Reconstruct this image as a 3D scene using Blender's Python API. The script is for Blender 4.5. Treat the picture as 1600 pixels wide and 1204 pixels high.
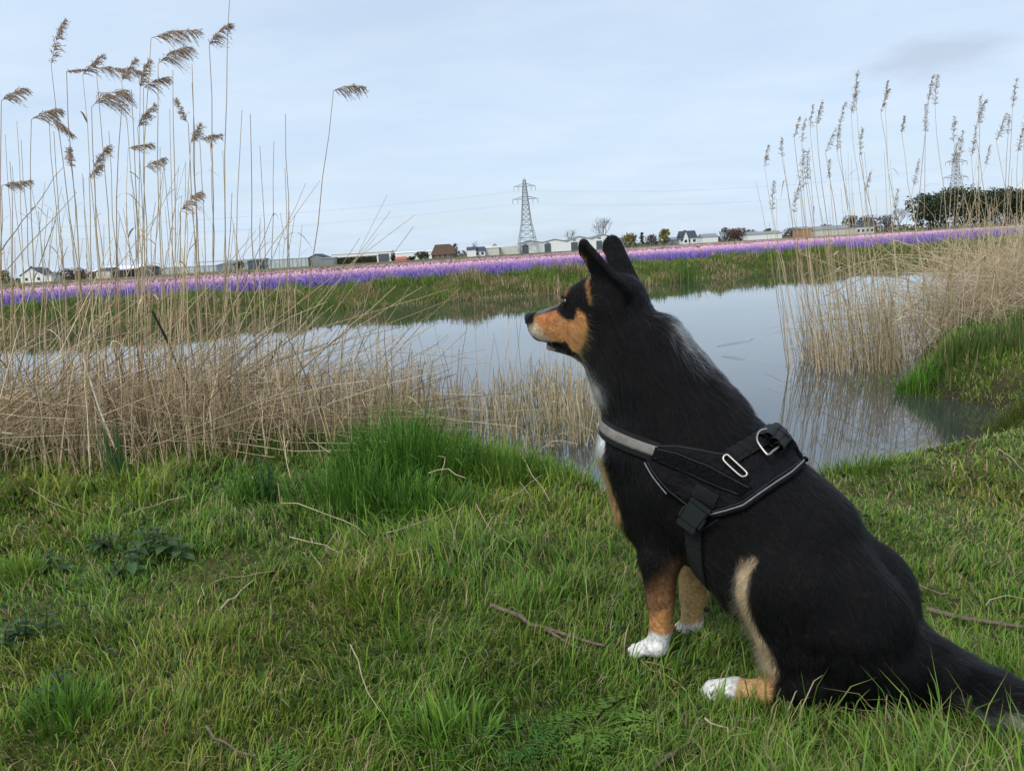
import bpy, bmesh, math, random
import numpy as np
from mathutils import Vector, Matrix
from mathutils.bvhtree import BVHTree
from mathutils.geometry import delaunay_2d_cdt

for o in list(bpy.data.objects):
    bpy.data.objects.remove(o)
scene = bpy.context.scene
COL = scene.collection
rng = np.random.default_rng(11)
random.seed(5)

# ------------------------------------------------------------------ camera, sky, sun, exposure
EYE = Vector((0.0, 0.0, 0.84))
FPX = 1186.0                       # focal length in pixels of the 1600 x 1204 frame
PITCH, ROLL = math.radians(10.0), math.radians(-3.35)
cam = bpy.data.cameras.new('camera')
cam.sensor_width = 36.0
cam.lens = 36.0 * FPX / 1600.0
cam.clip_start, cam.clip_end = 0.05, 8000.0
camo = bpy.data.objects.new('camera', cam)
RC = Matrix.Rotation(math.radians(90) - PITCH, 3, 'X') @ Matrix.Rotation(ROLL, 3, 'Z')
camo.matrix_world = Matrix.Translation(EYE) @ RC.to_4x4()
COL.objects.link(camo)
scene.camera = camo
scene.view_settings.view_transform = 'Standard'
scene.view_settings.look = 'None'
scene.view_settings.exposure = 0.55
scene.view_settings.gamma = 1.0
scene.view_settings.use_curve_mapping = False

SUN_EL, SUN_AZ = math.radians(48), math.radians(215)      # azimuth clockwise from +Y
world = bpy.data.worlds.new('World')
scene.world = world
world.use_nodes = True
nt = world.node_tree
nt.nodes.clear()
def wn(t, **k):
    n = nt.nodes.new(t)
    for a, b in k.items():
        setattr(n, a, b)
    return n
sky = wn('ShaderNodeTexSky', sky_type='NISHITA', sun_disc=False)
sky.sun_elevation, sky.sun_rotation = SUN_EL, SUN_AZ
sky.air_density, sky.dust_density, sky.ozone_density = 1.0, 1.5, 1.5
tc = wn('ShaderNodeTexCoord')
sep = wn('ShaderNodeSeparateXYZ')
nt.links.new(tc.outputs['Generated'], sep.inputs[0])
zc = wn('ShaderNodeMath', operation='MAXIMUM'); zc.inputs[1].default_value = 0.0
nt.links.new(sep.outputs['Z'], zc.inputs[0])
za = wn('ShaderNodeMath', operation='ADD'); za.inputs[1].default_value = 0.16
nt.links.new(zc.outputs[0], za.inputs[0])
dx = wn('ShaderNodeMath', operation='DIVIDE'); dy = wn('ShaderNodeMath', operation='DIVIDE')
for d, ax in ((dx, 'X'), (dy, 'Y')):
    nt.links.new(sep.outputs[ax], d.inputs[0]); nt.links.new(za.outputs[0], d.inputs[1])
cx = wn('ShaderNodeCombineXYZ')
nt.links.new(dx.outputs[0], cx.inputs[0]); nt.links.new(dy.outputs[0], cx.inputs[1])
mp = wn('ShaderNodeMapping')
mp.inputs['Scale'].default_value = (0.75, 1.15, 1.0)
mp.inputs['Rotation'].default_value = (0, 0, 0.25)
mp.inputs['Location'].default_value = (3.1, 1.7, 0)
nt.links.new(cx.outputs[0], mp.inputs[0])
n1 = wn('ShaderNodeTexNoise'); n1.inputs['Scale'].default_value = 0.9
n1.inputs['Detail'].default_value = 7; n1.inputs['Roughness'].default_value = 0.55; n1.inputs['Distortion'].default_value = 0.4
n2 = wn('ShaderNodeTexNoise'); n2.inputs['Scale'].default_value = 2.3
n2.inputs['Detail'].default_value = 8; n2.inputs['Roughness'].default_value = 0.6
nt.links.new(mp.outputs[0], n1.inputs['Vector']); nt.links.new(mp.outputs[0], n2.inputs['Vector'])
cr = wn('ShaderNodeValToRGB')           # how thick the cloud veil is
cr.color_ramp.elements[0].position = 0.30; cr.color_ramp.elements[0].color = (0.72, 0.72, 0.72, 1)
cr.color_ramp.elements[1].position = 0.66; cr.color_ramp.elements[1].color = (0.97, 0.97, 0.97, 1)
nt.links.new(n1.outputs['Fac'], cr.inputs[0])
cc = wn('ShaderNodeValToRGB')           # cloud tone
cc.color_ramp.elements[0].position = 0.22; cc.color_ramp.elements[0].color = (4.3, 5.4, 6.75, 1)
cc.color_ramp.elements[1].position = 0.78; cc.color_ramp.elements[1].color = (5.15, 6.0, 7.0, 1)
nt.links.new(n2.outputs['Fac'], cc.inputs[0])
mx = wn('ShaderNodeMixRGB')
nt.links.new(cr.outputs[0], mx.inputs[0]); nt.links.new(sky.outputs[0], mx.inputs[1]); nt.links.new(cc.outputs[0], mx.inputs[2])
# one lens-shaped grey cloud hanging in the right half of the sky
cdir = (RC @ Vector(((1462 - 800) / FPX, -(88 - 602) / FPX, -1.0))).normalized()
crt = cdir.cross(Vector((0, 0, 1))).normalized(); cup = crt.cross(cdir)
vs_ = wn('ShaderNodeVectorMath', operation='SUBTRACT'); vs_.inputs[1].default_value = cdir
nt.links.new(tc.outputs['Generated'], vs_.inputs[0])
def along(ax, width):
    d = wn('ShaderNodeVectorMath', operation='DOT_PRODUCT'); d.inputs[1].default_value = ax
    nt.links.new(vs_.outputs[0], d.inputs[0])
    m = wn('ShaderNodeMath', operation='DIVIDE'); m.inputs[1].default_value = width
    nt.links.new(d.outputs['Value'], m.inputs[0]); return m
ca_, cb_, cf_ = along(crt, .095), along(cup, .027), along(cdir, .3)
cv_ = wn('ShaderNodeCombineXYZ')
for k_, n_ in enumerate((ca_, cb_, cf_)): nt.links.new(n_.outputs[0], cv_.inputs[k_])
n3_ = wn('ShaderNodeTexNoise'); n3_.inputs['Scale'].default_value = 1.3; n3_.inputs['Detail'].default_value = 5
nt.links.new(cv_.outputs[0], n3_.inputs['Vector'])
ln_ = wn('ShaderNodeVectorMath', operation='LENGTH'); nt.links.new(cv_.outputs[0], ln_.inputs[0])
ad_ = wn('ShaderNodeMath', operation='MULTIPLY_ADD'); ad_.inputs[1].default_value = 1.1
nt.links.new(n3_.outputs['Fac'], ad_.inputs[0]); nt.links.new(ln_.outputs['Value'], ad_.inputs[2])
mr_ = wn('ShaderNodeMapRange', interpolation_type='SMOOTHSTEP')
mr_.inputs[1].default_value = .75; mr_.inputs[2].default_value = 1.65; mr_.inputs[3].default_value = .62; mr_.inputs[4].default_value = 0
nt.links.new(ad_.outputs[0], mr_.inputs[0])
mc_ = wn('ShaderNodeMixRGB'); mc_.inputs[2].default_value = (3.4, 4.0, 5.0, 1)
nt.links.new(mr_.outputs[0], mc_.inputs[0]); nt.links.new(mx.outputs[0], mc_.inputs[1])
mx = mc_
bg = wn('ShaderNodeBackground'); bg.inputs['Strength'].default_value = 0.1
wo = wn('ShaderNodeOutputWorld')
nt.links.new(mx.outputs[0], bg.inputs[0]); nt.links.new(bg.outputs[0], wo.inputs[0])

sl = bpy.data.lights.new('sun', 'SUN')
sl.energy, sl.angle, sl.color = 1.5, math.radians(18), (1.0, 0.95, 0.87)
so = bpy.data.objects.new('sun', sl)
sd = Vector((math.sin(SUN_AZ) * math.cos(SUN_EL), math.cos(SUN_AZ) * math.cos(SUN_EL), math.sin(SUN_EL)))
so.rotation_euler = sd.to_track_quat('Z', 'Y').to_euler()
so.location = (0, 0, 30)
COL.objects.link(so)

# ------------------------------------------------------------------ helpers
def ray(u, v):
    return (RC @ Vector(((u - 800) / FPX, -(v - 602) / FPX, -1.0))).normalized()
def at_z(u, v, z=0.0):
    d = ray(u, v)
    return EYE + d * ((z - EYE.z) / d.z)
def at_y(u, v, y):
    d = ray(u, v)
    return EYE + d * ((y - EYE.y) / d.y)
def pix(p):
    q = RC.transposed() @ (Vector(p) - EYE)
    return (800 + FPX * q.x / -q.z, 602 - FPX * q.y / -q.z)

def _hash(i, j, s):
    h = (i * 374761393 + j * 668265263 + s * 1442695041) & 0x7fffffff
    h = ((h ^ (h >> 13)) * 1274126177) & 0x7fffffff
    return ((h ^ (h >> 16)) & 0xffff) / 65535.0
def vnoise(x, y, s=0):
    x = np.asarray(x, float); y = np.asarray(y, float)
    i = np.floor(x).astype(np.int64); j = np.floor(y).astype(np.int64)
    fx, fy = x - i, y - j
    fx = fx * fx * (3 - 2 * fx); fy = fy * fy * (3 - 2 * fy)
    a, b, c, d = _hash(i, j, s), _hash(i + 1, j, s), _hash(i, j + 1, s), _hash(i + 1, j + 1, s)
    return (a * (1 - fx) + b * fx) * (1 - fy) + (c * (1 - fx) + d * fx) * fy
def fbm(x, y, s=0, o=3):
    r, a, t = 0, 1.0, 0
    for k in range(o):
        r = r + a * vnoise(x * 2 ** k, y * 2 ** k, s + 17 * k); t += a; a *= 0.5
    return r / t
def sstep(a, b, x):
    t = np.clip((x - a) / (b - a), 0, 1)
    return t * t * (3 - 2 * t)

# --- materials
def mk(name, col, rough=0.75, var=0.18, scale=12.0, attr=None, transl=0.0, bump=0.0, bscale=60.0, spec=0.35, metal=0.0, col2=None, coord='Object', stretch=None):
    m = bpy.data.materials.new(name)
    m.use_nodes = True
    t = m.node_tree
    N, L = t.nodes, t.links
    p = N['Principled BSDF']
    p.inputs['Roughness'].default_value = rough
    p.inputs['Specular IOR Level'].default_value = spec
    p.inputs['Metallic'].default_value = metal
    tcn = N.new('ShaderNodeTexCoord')
    vec = tcn.outputs[coord]
    if stretch:
        mpn = N.new('ShaderNodeMapping'); mpn.inputs['Scale'].default_value = stretch
        L.new(vec, mpn.inputs[0]); vec = mpn.outputs[0]
    nz = N.new('ShaderNodeTexNoise')
    nz.inputs['Scale'].default_value = scale; nz.inputs['Detail'].default_value = 5
    L.new(vec, nz.inputs['Vector'])
    if attr:
        a = N.new('ShaderNodeAttribute'); a.attribute_name = attr
        base = a.outputs['Color']
    elif col2:
        r = N.new('ShaderNodeMixRGB'); r.inputs[1].default_value = (*col, 1); r.inputs[2].default_value = (*col2, 1)
        cr_ = N.new('ShaderNodeValToRGB'); cr_.color_ramp.elements[0].position = .38; cr_.color_ramp.elements[1].position = .62
        L.new(nz.outputs['Fac'], cr_.inputs[0]); L.new(cr_.outputs[0], r.inputs[0]); base = r.outputs[0]
    else:
        r = N.new('ShaderNodeRGB'); r.outputs[0].default_value = (*col, 1); base = r.outputs[0]
    mr = N.new('ShaderNodeMapRange')
    mr.inputs[3].default_value = 1 - var * 1.6; mr.inputs[4].default_value = 1 + var * 1.6
    mr.inputs[1].default_value = .2; mr.inputs[2].default_value = .8
    L.new(nz.outputs['Fac'], mr.inputs[0])
    ml = N.new('ShaderNodeMixRGB'); ml.blend_type = 'MULTIPLY'; ml.inputs[0].default_value = 1
    L.new(base, ml.inputs[1]); L.new(mr.outputs[0], ml.inputs[2])
    L.new(ml.outputs[0], p.inputs['Base Color'])
    if bump:
        nb = N.new('ShaderNodeTexNoise'); nb.inputs['Scale'].default_value = bscale; nb.inputs['Detail'].default_value = 6
        L.new(vec, nb.inputs['Vector'])
        b = N.new('ShaderNodeBump'); b.inputs['Strength'].default_value = min(1, bump); b.inputs['Distance'].default_value = 0.01 * max(1, bump)
        L.new(nb.outputs['Fac'], b.inputs['Height']); L.new(b.outputs[0], p.inputs['Normal'])
    if transl:
        tr = N.new('ShaderNodeBsdfTranslucent'); L.new(ml.outputs[0], tr.inputs[0])
        ms = N.new('ShaderNodeMixShader'); ms.inputs[0].default_value = transl
        L.new(p.outputs[0], ms.inputs[1]); L.new(tr.outputs[0], ms.inputs[2])
        L.new(ms.outputs[0], N['Material Output'].inputs[0])
    return m

# --- objects
def tag(o, label=None, cat=None, group=None, kind=None):
    if label: o['label'] = label
    if cat: o['category'] = cat
    if group: o['group'] = group
    if kind: o['kind'] = kind
    return o
def empty(name, loc, label, cat, group=None, rz=0.0):
    o = bpy.data.objects.new(name, None)
    o.location = loc; o.rotation_euler = (0, 0, rz); o.empty_display_size = 0.1
    COL.objects.link(o)
    return tag(o, label, cat, group)
def link(name, me, mat, parent=None, world_coords=True):
    o = bpy.data.objects.new(name, me)
    if mat and not me.materials: me.materials.append(mat)
    COL.objects.link(o)
    if parent is not None:
        o.parent = parent
        if world_coords:
            # parents stay unrotated empties: bring world-space meshes back to the parent's frame
            o.matrix_parent_inverse = chain(parent).inverted()
    return o
def chain(o):
    M = Matrix.Identity(4)
    while o is not None:
        M = (o.matrix_parent_inverse @ o.matrix_basis if o.parent is not None else o.matrix_basis) @ M
        o = o.parent
    return M
def np_mesh(name, V, faces, col=None, smooth=True):
    """V (n,3); faces: list of (m,k) int arrays; col (n,3) stored as point colour 'col'"""
    me = bpy.data.meshes.new(name)
    V = np.asarray(V, np.float32)
    faces = [np.asarray(f, np.int32) for f in faces if len(f)]
    me.vertices.add(len(V)); me.vertices.foreach_set('co', V.ravel())
    nl = sum(f.size for f in faces); nf = sum(len(f) for f in faces)
    me.loops.add(nl); me.polygons.add(nf)
    me.loops.foreach_set('vertex_index', np.concatenate([f.ravel() for f in faces]))
    tot = np.concatenate([np.full(len(f), f.shape[1], np.int32) for f in faces])
    me.polygons.foreach_set('loop_start', np.concatenate([[0], np.cumsum(tot)[:-1]]).astype(np.int32))
    me.polygons.foreach_set('use_smooth', np.full(nf, smooth, bool))
    me.update(calc_edges=True)
    if col is not None:
        a = me.attributes.new('col', 'FLOAT_COLOR', 'POINT')
        c = np.ones((len(V), 4), np.float32); c[:, :3] = col
        a.data.foreach_set('color', c.ravel())
    return me

def unit(a):
    return a / np.maximum(np.linalg.norm(a, axis=-1, keepdims=True), 1e-9)
def blades(root, h, w, az, bend, col, S=3, tipcol=None, droop=0.0, tw=None):
    """grass blades: root (n,3); h length; az lean azimuth; bend 0..1.5; returns V,F,C"""
    n = len(root)
    t = np.linspace(0, 1, S + 1)[None, :]
    d = np.stack([np.cos(az), np.sin(az), 0 * az], 1)
    ang = bend[:, None] * (t ** 1.3) * (1 + droop * t ** 2)
    ang0 = (ang[:, 1:] + ang[:, :-1]) / 2
    st = h[:, None] / S
    hx = np.concatenate([np.zeros((n, 1)), np.cumsum(np.sin(ang0) * st, 1)], 1)
    hz = np.concatenate([np.zeros((n, 1)), np.cumsum(np.cos(ang0) * st, 1)], 1)
    P = root[:, None, :] + d[:, None, :] * hx[:, :, None]
    P[:, :, 2] += hz
    a2 = az + np.pi / 2 + (rng.normal(0, .5, n) if tw is None else tw)
    s = np.stack([np.cos(a2), np.sin(a2), 0 * a2], 1)
    ww = (w[:, None] * (1 - t ** 2 * 0.75))[:, :-1] * .5
    A = P[:, :-1] - s[:, None, :] * ww[:, :, None]
    B = P[:, :-1] + s[:, None, :] * ww[:, :, None]
    V = np.concatenate([np.stack([A, B], 2).reshape(n, 2 * S, 3), P[:, -1:]], 1)
    nv = 2 * S + 1
    base = (np.arange(n) * nv)[:, None]
    Q = np.concatenate([base + np.array([[2 * k, 2 * k + 1, 2 * k + 3, 2 * k + 2]]) for k in range(S - 1)], 0) if S > 1 else np.zeros((0, 4), int)
    T = base + np.array([[2 * S - 2, 2 * S - 1, 2 * S]])
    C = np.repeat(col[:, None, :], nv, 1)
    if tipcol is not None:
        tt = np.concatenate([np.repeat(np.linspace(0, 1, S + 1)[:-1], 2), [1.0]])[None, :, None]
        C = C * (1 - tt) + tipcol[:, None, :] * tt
    return V.reshape(-1, 3), Q, T, C.reshape(-1, 3)
def tubes(P, R, sides=3, col=None):
    """P (n,k,3) polylines, R (n,k) radii"""
    n, k, _ = P.shape
    T = np.gradient(P, axis=1); T = unit(T)
    ref = np.where(np.abs(T[..., 2:3]) > .9, np.array([1., 0, 0]), np.array([0, 0, 1.]))
    X = unit(np.cross(T, ref)); Y = np.cross(T, X)
    a = np.arange(sides) * 2 * np.pi / sides
    ring = P[:, :, None, :] + R[:, :, None, None] * (X[:, :, None, :] * np.cos(a)[None, None, :, None] + Y[:, :, None, :] * np.sin(a)[None, None, :, None])
    V = ring.reshape(-1, 3)
    idx = np.arange(n * k * sides).reshape(n, k, sides)
    A = idx[:, :-1, :]; B = idx[:, 1:, :]
    Q = np.stack([A, np.roll(A, -1, 2), np.roll(B, -1, 2), B], -1).reshape(-1, 4)
    C = None
    if col is not None:
        C = np.repeat(col, k * sides, 0) if col.shape[0] == n else col
    return V, Q, C
class MB:
    """collects shapes into one mesh"""
    def __init__(s): s.V, s.Q, s.T, s.C, s.n = [], [], [], [], 0
    def add(s, V, Q=None, T=None, C=None):
        V = np.asarray(V, float)
        s.V.append(V)
        if Q is not None and len(Q): s.Q.append(np.asarray(Q) + s.n)
        if T is not None and len(T): s.T.append(np.asarray(T) + s.n)
        if C is not None: s.C.append(np.broadcast_to(np.asarray(C, float), (len(V), 3)))
        s.n += len(V); return s
    def box(s, x0, x1, y0, y1, z0, z1, C=None):
        V = [(x, y, z) for x in (x0, x1) for y in (y0, y1) for z in (z0, z1)]
        Q = [(0, 1, 3, 2), (4, 6, 7, 5), (0, 4, 5, 1), (2, 3, 7, 6), (0, 2, 6, 4), (1, 5, 7, 3)]
        return s.add(V, Q, None, C)
    def tube(s, pts, r, sides=5, C=None):
        P = np.asarray(pts, float)[None]
        R = np.broadcast_to(np.asarray(r, float), (1, P.shape[1]))
        V, Q, _ = tubes(P, R, sides)
        return s.add(V, Q, None, C)
    def bar(s, a, b, r, sides=4, C=None): return s.tube([a, b], r, sides, C)
    def prism(s, pts, y0, y1, C=None):
        """outline in x,z pushed from y0 to y1"""
        n = len(pts)
        V = [(p[0], y0, p[1]) for p in pts] + [(p[0], y1, p[1]) for p in pts]
        Q = [(i, (i + 1) % n, n + (i + 1) % n, n + i) for i in range(n)]
        s.add(V, Q, None, C)
        m = s.n - 2 * n
        for i in range(1, n - 1):
            s.T.append(np.array([[m, m + i + 1, m + i], [m + n, m + n + i, m + n + i + 1]]))
        return s
    def mesh(s, name, smooth=False):
        return np_mesh(name, np.concatenate(s.V), ([np.concatenate(s.Q)] if s.Q else []) + ([np.concatenate(s.T)] if s.T else []),
                       np.concatenate(s.C) if s.C else None, smooth)
    def build(s, name, mat, parent=None, smooth=False):
        return link(name, s.mesh(name, smooth), mat, parent)
def dup_tree(o, loc, rz=0.0, sc=1.0, label=None, group=None):
    c = o.copy(); COL.objects.link(c)
    c.location = loc; c.rotation_euler = (0, 0, rz); c.scale = (sc, sc, sc)
    if label: c['label'] = label
    if group: c['group'] = group
    for ch in o.children:
        d = ch.copy(); COL.objects.link(d); d.parent = c
        for g in ch.children:
            e = g.copy(); COL.objects.link(e); e.parent = d
    return c
# ------------------------------------------------------------------ the lie of the land
WZ = -0.25                                     # water level
near_px = [(-900, 800), (-300, 775), (0, 755), (250, 745), (480, 735), (700, 722), (860, 716), (935, 745), (1000, 765), (1150, 745), (1285, 728),
           (1345, 705), (1420, 686), (1530, 672), (1560, 655), (1535, 632), (1455, 622), (1405, 606), (1425, 590)]
def near_edge(u, v):
    if 860 <= u <= 1530 and v > 665:          # here the picture shows the lip of the bank, the water's edge lies just behind it
        p = at_z(u, v, .02); return (p.x * 1.09, p.y + .27)
    p = at_z(u, v, WZ); return (p.x, p.y)
NEAR = [near_edge(u, v) for u, v in near_px]
NEAR = [(-60, 6.5)] + NEAR + [(3.75, 6.9), (4.9, 7.5), (6.5, 9.0), (10, 12.5), (18, 19), (70, 48)]
far_px = [(0, 522), (300, 502), (600, 478), (800, 464), (1000, 448), (1100, 435), (1200, 424), (1400, 409), (1600, 397)]
FAR = [(at_z(u, v, WZ).x, at_z(u, v, WZ).y) for u, v in far_px]
FAR = [(-70, 18.0), (-25, 16.5)] + FAR + [(FAR[-1][0] + 40, FAR[-1][1] + 36)]
POLY = np.array(NEAR + FAR[::-1])
NNEAR = len(NEAR)
FARA = np.array(FAR)

def shore(x, y):
    """signed distance to the water's edge (negative in the water) and whether the far bank is nearer"""
    x = np.asarray(x, float); y = np.asarray(y, float)
    best = np.full(x.shape, 1e9); far = np.zeros(x.shape, bool); inside = np.zeros(x.shape, bool)
    m = len(POLY)
    for i in range(m):
        ax, ay = POLY[i]; bx, by = POLY[(i + 1) % m]
        ex, ey = bx - ax, by - ay
        t = np.clip(((x - ax) * ex + (y - ay) * ey) / (ex * ex + ey * ey), 0, 1)
        d = np.hypot(x - ax - t * ex, y - ay - t * ey)
        w = d < best
        best = np.where(w, d, best)
        far = np.where(w, NNEAR - 1 <= i < m - 1, far)
        with np.errstate(divide='ignore', invalid='ignore'):
            c = ((ay > y) != (by > y)) & (x < ex * (y - ay) / (ey if ey else 1e-9) + ax)
        inside ^= c
    return np.where(inside, -best, best), far

def height(x, y):
    d, far = shore(x, y)
    wob = (fbm(x * 2.2, y * 2.2, 3) - .5)
    near = -0.30 + 0.30 * sstep(-.05, .32, d) + wob * 0.05 * sstep(0, .5, d) + (fbm(x * .6, y * .6, 9) - .5) * .06 * sstep(.3, 1.5, d)
    fz = -0.30 + 0.50 * sstep(0, 1.3, d + wob * .5) + wob * 0.12 * sstep(0, .6, d) * (1 - sstep(3, 6, d))
    fz = fz - 0.10 * sstep(1.6, 3.4, d) - 0.75 * sstep(80, 260, d)
    z = np.where(far, fz, near)
    return np.where(d < 0, WZ - 0.05 - np.minimum(0.7, -d * 0.55), z)

# --- ground: one sheet from under the camera to the horizon
def axis(lo, hi, near, step):
    a = [0.0]; s = step
    while a[-1] < hi:
        if a[-1] > near: s *= 1.16
        a.append(a[-1] + s)
    b = [0.0]; s = step
    while b[-1] > lo:
        if b[-1] < -near: s *= 1.16
        b.append(b[-1] - s)
    return np.array(b[:0:-1] + a)
gx = axis(-3500, 3500, 13, 0.11); gy = axis(-300, 4500, 28, 0.11)
GX, GY = np.meshgrid(gx, gy, indexing='ij')
GZ = height(GX, GY)
SH, SF = shore(GX, GY)
nx_, ny_ = GX.shape
ii = np.arange(nx_ * ny_).reshape(nx_, ny_)
gq = np.stack([ii[:-1, :-1], ii[1:, :-1], ii[1:, 1:], ii[:-1, 1:]], -1).reshape(-1, 4)
# base colours of the ground: turf floor, mud at the water, soil of the bulb beds, far pasture
turf = np.array([.065, .085, .024]); mud = np.array([.050, .040, .026]); soil = np.array([.085, .062, .045])
past = np.array([.135, .135, .050]); thatch = np.array([.13, .105, .05])
n_ = fbm(GX * 3.1, GY * 3.1, 5)[..., None]
gc = turf * (1 - sstep(.45, .7, n_)) + thatch * sstep(.45, .7, n_)
w = (1 - sstep(.02, .3, SH))[..., None]
gc = gc * (1 - w) + mud * w
fb = (SF & (SH > 1.6))[..., None]
band = fbm(GX * .012 + 3, SH * .05, 8, 2)[..., None]
fld = soil * (1 - sstep(.48, .56, band)) + past * sstep(.48, .56, band)
fld = np.where((SH > 110)[..., None], past * (0.75 + .5 * fbm(GX * .01, SH * .03, 21)[..., None]), fld)
gc = np.where(fb, fld, gc)
ground_m = mk('ground_soil', (.05, .05, .03), rough=.95, var=.45, scale=55, attr='col', bump=1.5, bscale=130, spec=.1)
g = link('ground', np_mesh('ground', np.stack([GX, GY, GZ], -1).reshape(-1, 3), [gq], gc.reshape(-1, 3)), ground_m)
tag(g, kind='structure')
_bv = BVHTree.FromPolygons([tuple(p) for p in np.stack([GX, GY, GZ], -1).reshape(-1, 3)], gq.tolist())
def gz(x, y):
    h = _bv.ray_cast(Vector((x, y, 50)), Vector((0, 0, -1)))[0]
    return h.z if h else 0.0

# --- canal water
wx = np.arange(-64, 70, .5); wy = np.arange(2.5, 70, .5)
WX, WY = np.meshgrid(wx, wy, indexing='ij')
ws = shore(WX, WY)[0]
ii = np.arange(WX.size).reshape(WX.shape)
keep = (ws[:-1, :-1] < .65) & (ws[1:, 1:] < .65)
wq = np.stack([ii[:-1, :-1], ii[1:, :-1], ii[1:, 1:], ii[:-1, 1:]], -1)[keep]
water_m = bpy.data.materials.new('canal_water'); water_m.use_nodes = True
t = water_m.node_tree; p = t.nodes['Principled BSDF']
p.inputs['Base Color'].default_value = (.040, .044, .040, 1)
p.inputs['Roughness'].default_value = .025; p.inputs['IOR'].default_value = 1.75
p.inputs['Specular IOR Level'].default_value = .5
tcn = t.nodes.new('ShaderNodeTexCoord')
b1 = t.nodes.new('ShaderNodeTexNoise'); b1.inputs['Scale'].default_value = 3.0; b1.inputs['Detail'].default_value = 3
b2 = t.nodes.new('ShaderNodeTexNoise'); b2.inputs['Scale'].default_value = 0.5; b2.inputs['Detail'].default_value = 2
t.links.new(tcn.outputs['Object'], b1.inputs['Vector']); t.links.new(tcn.outputs['Object'], b2.inputs['Vector'])
am = t.nodes.new('ShaderNodeMath'); am.operation = 'MULTIPLY'
t.links.new(b1.outputs[0], am.inputs[0]); t.links.new(b2.outputs[0], am.inputs[1])
bp = t.nodes.new('ShaderNodeBump'); bp.inputs['Strength'].default_value = .10; bp.inputs['Distance'].default_value = .02
t.links.new(am.outputs[0], bp.inputs['Height']); t.links.new(bp.outputs[0], p.inputs['Normal'])
wv = np.stack([WX, WY, 0 * WX + WZ], -1).reshape(-1, 3)
use = np.unique(wq); remap = np.full(len(wv), -1); remap[use] = np.arange(len(use))
wo_ = link('water', np_mesh('water', wv[use], [remap[wq]]), water_m)
tag(wo_, kind='structure')

# ------------------------------------------------------------------ bulb fields along the far bank (nobody could count the flowers)
def along_far(n, d0, d1, x0=-45, x1=75):
    """n points at distance d0..d1 behind the far water's edge"""
    out = np.zeros((0, 3))
    while len(out) < n:
        k = n * 3
        x = rng.uniform(x0, x1, k); y = rng.uniform(14, 30 + d1 + 40, k)
        d, f = shore(x, y)
        ok = f & (d > d0) & (d < d1)
        # thin out what lies far off: distant flowers hide behind each other
        dist = np.hypot(x, y); ok &= rng.random(k) < np.clip(24 / dist, .12, 1)
        out = np.concatenate([out, np.stack([x, y, d], 1)[ok]])
    return out[:n]
flower_m = mk('hyacinth_petals', (.3, .2, .6), rough=.7, var=.12, scale=30, attr='col', transl=.25, spec=.2)
BW = 27.0
def hyacinths(name, n, d0, d1, colf, hgt=.27, wid=.07, sc=1.0):
    P = along_far(n, d0, d1)
    z = height(P[:, 0], P[:, 1])
    h = hgt * rng.uniform(.75, 1.2, n); r = wid * .5 * rng.uniform(.8, 1.25, n) * (1 + np.hypot(P[:, 0], P[:, 1]) / 90) * sc
    c = colf(P)
    # spike: a leafy foot and a six-sided bloom narrowing to the tip
    a = np.arange(4) * np.pi / 2
    lev = [(.0, .35), (.40, .8), (.75, 1.0), (1.0, .2)]
    V = np.zeros((n, len(lev), 4, 3)); C = np.zeros((n, len(lev), 4, 3))
    rot = rng.uniform(0, 6.3, n)[:, None]
    lx, ly = rng.normal(0, .02, (2, n))
    for k, (t, rr) in enumerate(lev):
        V[:, k, :, 0] = P[:, :1] + lx[:, None] * t + np.cos(a + rot) * (r * rr)[:, None]
        V[:, k, :, 1] = P[:, 1:2] + ly[:, None] * t + np.sin(a + rot) * (r * rr)[:, None]
        V[:, k, :, 2] = (z + h * t)[:, None]
        g_ = np.array([.05, .085, .035])
        C[:, k] = (c if t > .2 else g_ * .6 + c * .4)[:, None, :] * rng.uniform(.92, 1.08, (n, 4, 1))
    idx = np.arange(n * len(lev) * 4).reshape(n, len(lev), 4)
    A, B = idx[:, :-1], idx[:, 1:]
    Q = np.stack([A, np.roll(A, -1, 2), np.roll(B, -1, 2), B], -1).reshape(-1, 4)
    o = link(name, np_mesh(name, V.reshape(-1, 3), [Q], C.reshape(-1, 3), True), flower_m)
    return o
PUR, MAU, LIL, PNK, CRM = [np.array(c) for c in ((.20, .145, .44), (.52, .31, .62), (.82, .50, .70), (.90, .55, .68), (.98, .74, .74))]
def c_near(P):
    t = P[:, 2] / BW + rng.normal(0, .05, len(P))
    c = np.stack([np.interp(t, [.05, .17, .31, .46, .66, .90], [q_[k] for q_ in (PUR, PUR * 1.05, .5 * (PUR + MAU), MAU, LIL, PNK)]) for k in range(3)], 1)
    return c * rng.uniform(.85, 1.15, (len(P), 1))
def c_pink(P):
    return np.where((P[:, 2] > BW * .92)[:, None], CRM, PNK) * rng.uniform(.85, 1.1, (len(P), 1))
def c_far(P):
    t = (P[:, 2] - 33) / 40
    c = np.where((t < .25)[:, None], np.array([.50, .30, .36]), np.array([.62, .38, .42]))
    return np.where((t > .8)[:, None], np.array([.42, .25, .30]), c) * rng.uniform(.7, 1.2, (len(P), 1))
tag(hyacinths('hyacinth_bed', 24000, 2.6, BW * .82, c_near), 'broad bed of deep violet to mauve hyacinths along the far bank', 'flower bed', 'hyacinth beds across the canal', 'stuff')
tag(hyacinths('hyacinth_bed.001', 3600, BW * .82, BW, c_pink, wid=.09), 'pale pink hyacinth bed just behind the purple ones', 'flower bed', 'hyacinth beds across the canal', 'stuff')
tag(hyacinths('hyacinth_bed.002', 4500, 36, 73, c_far, wid=.16, hgt=.18), 'dusky pink hyacinth bed farthest from the canal, beyond a strip of soil', 'flower bed', 'hyacinth beds across the canal', 'stuff')

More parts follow.
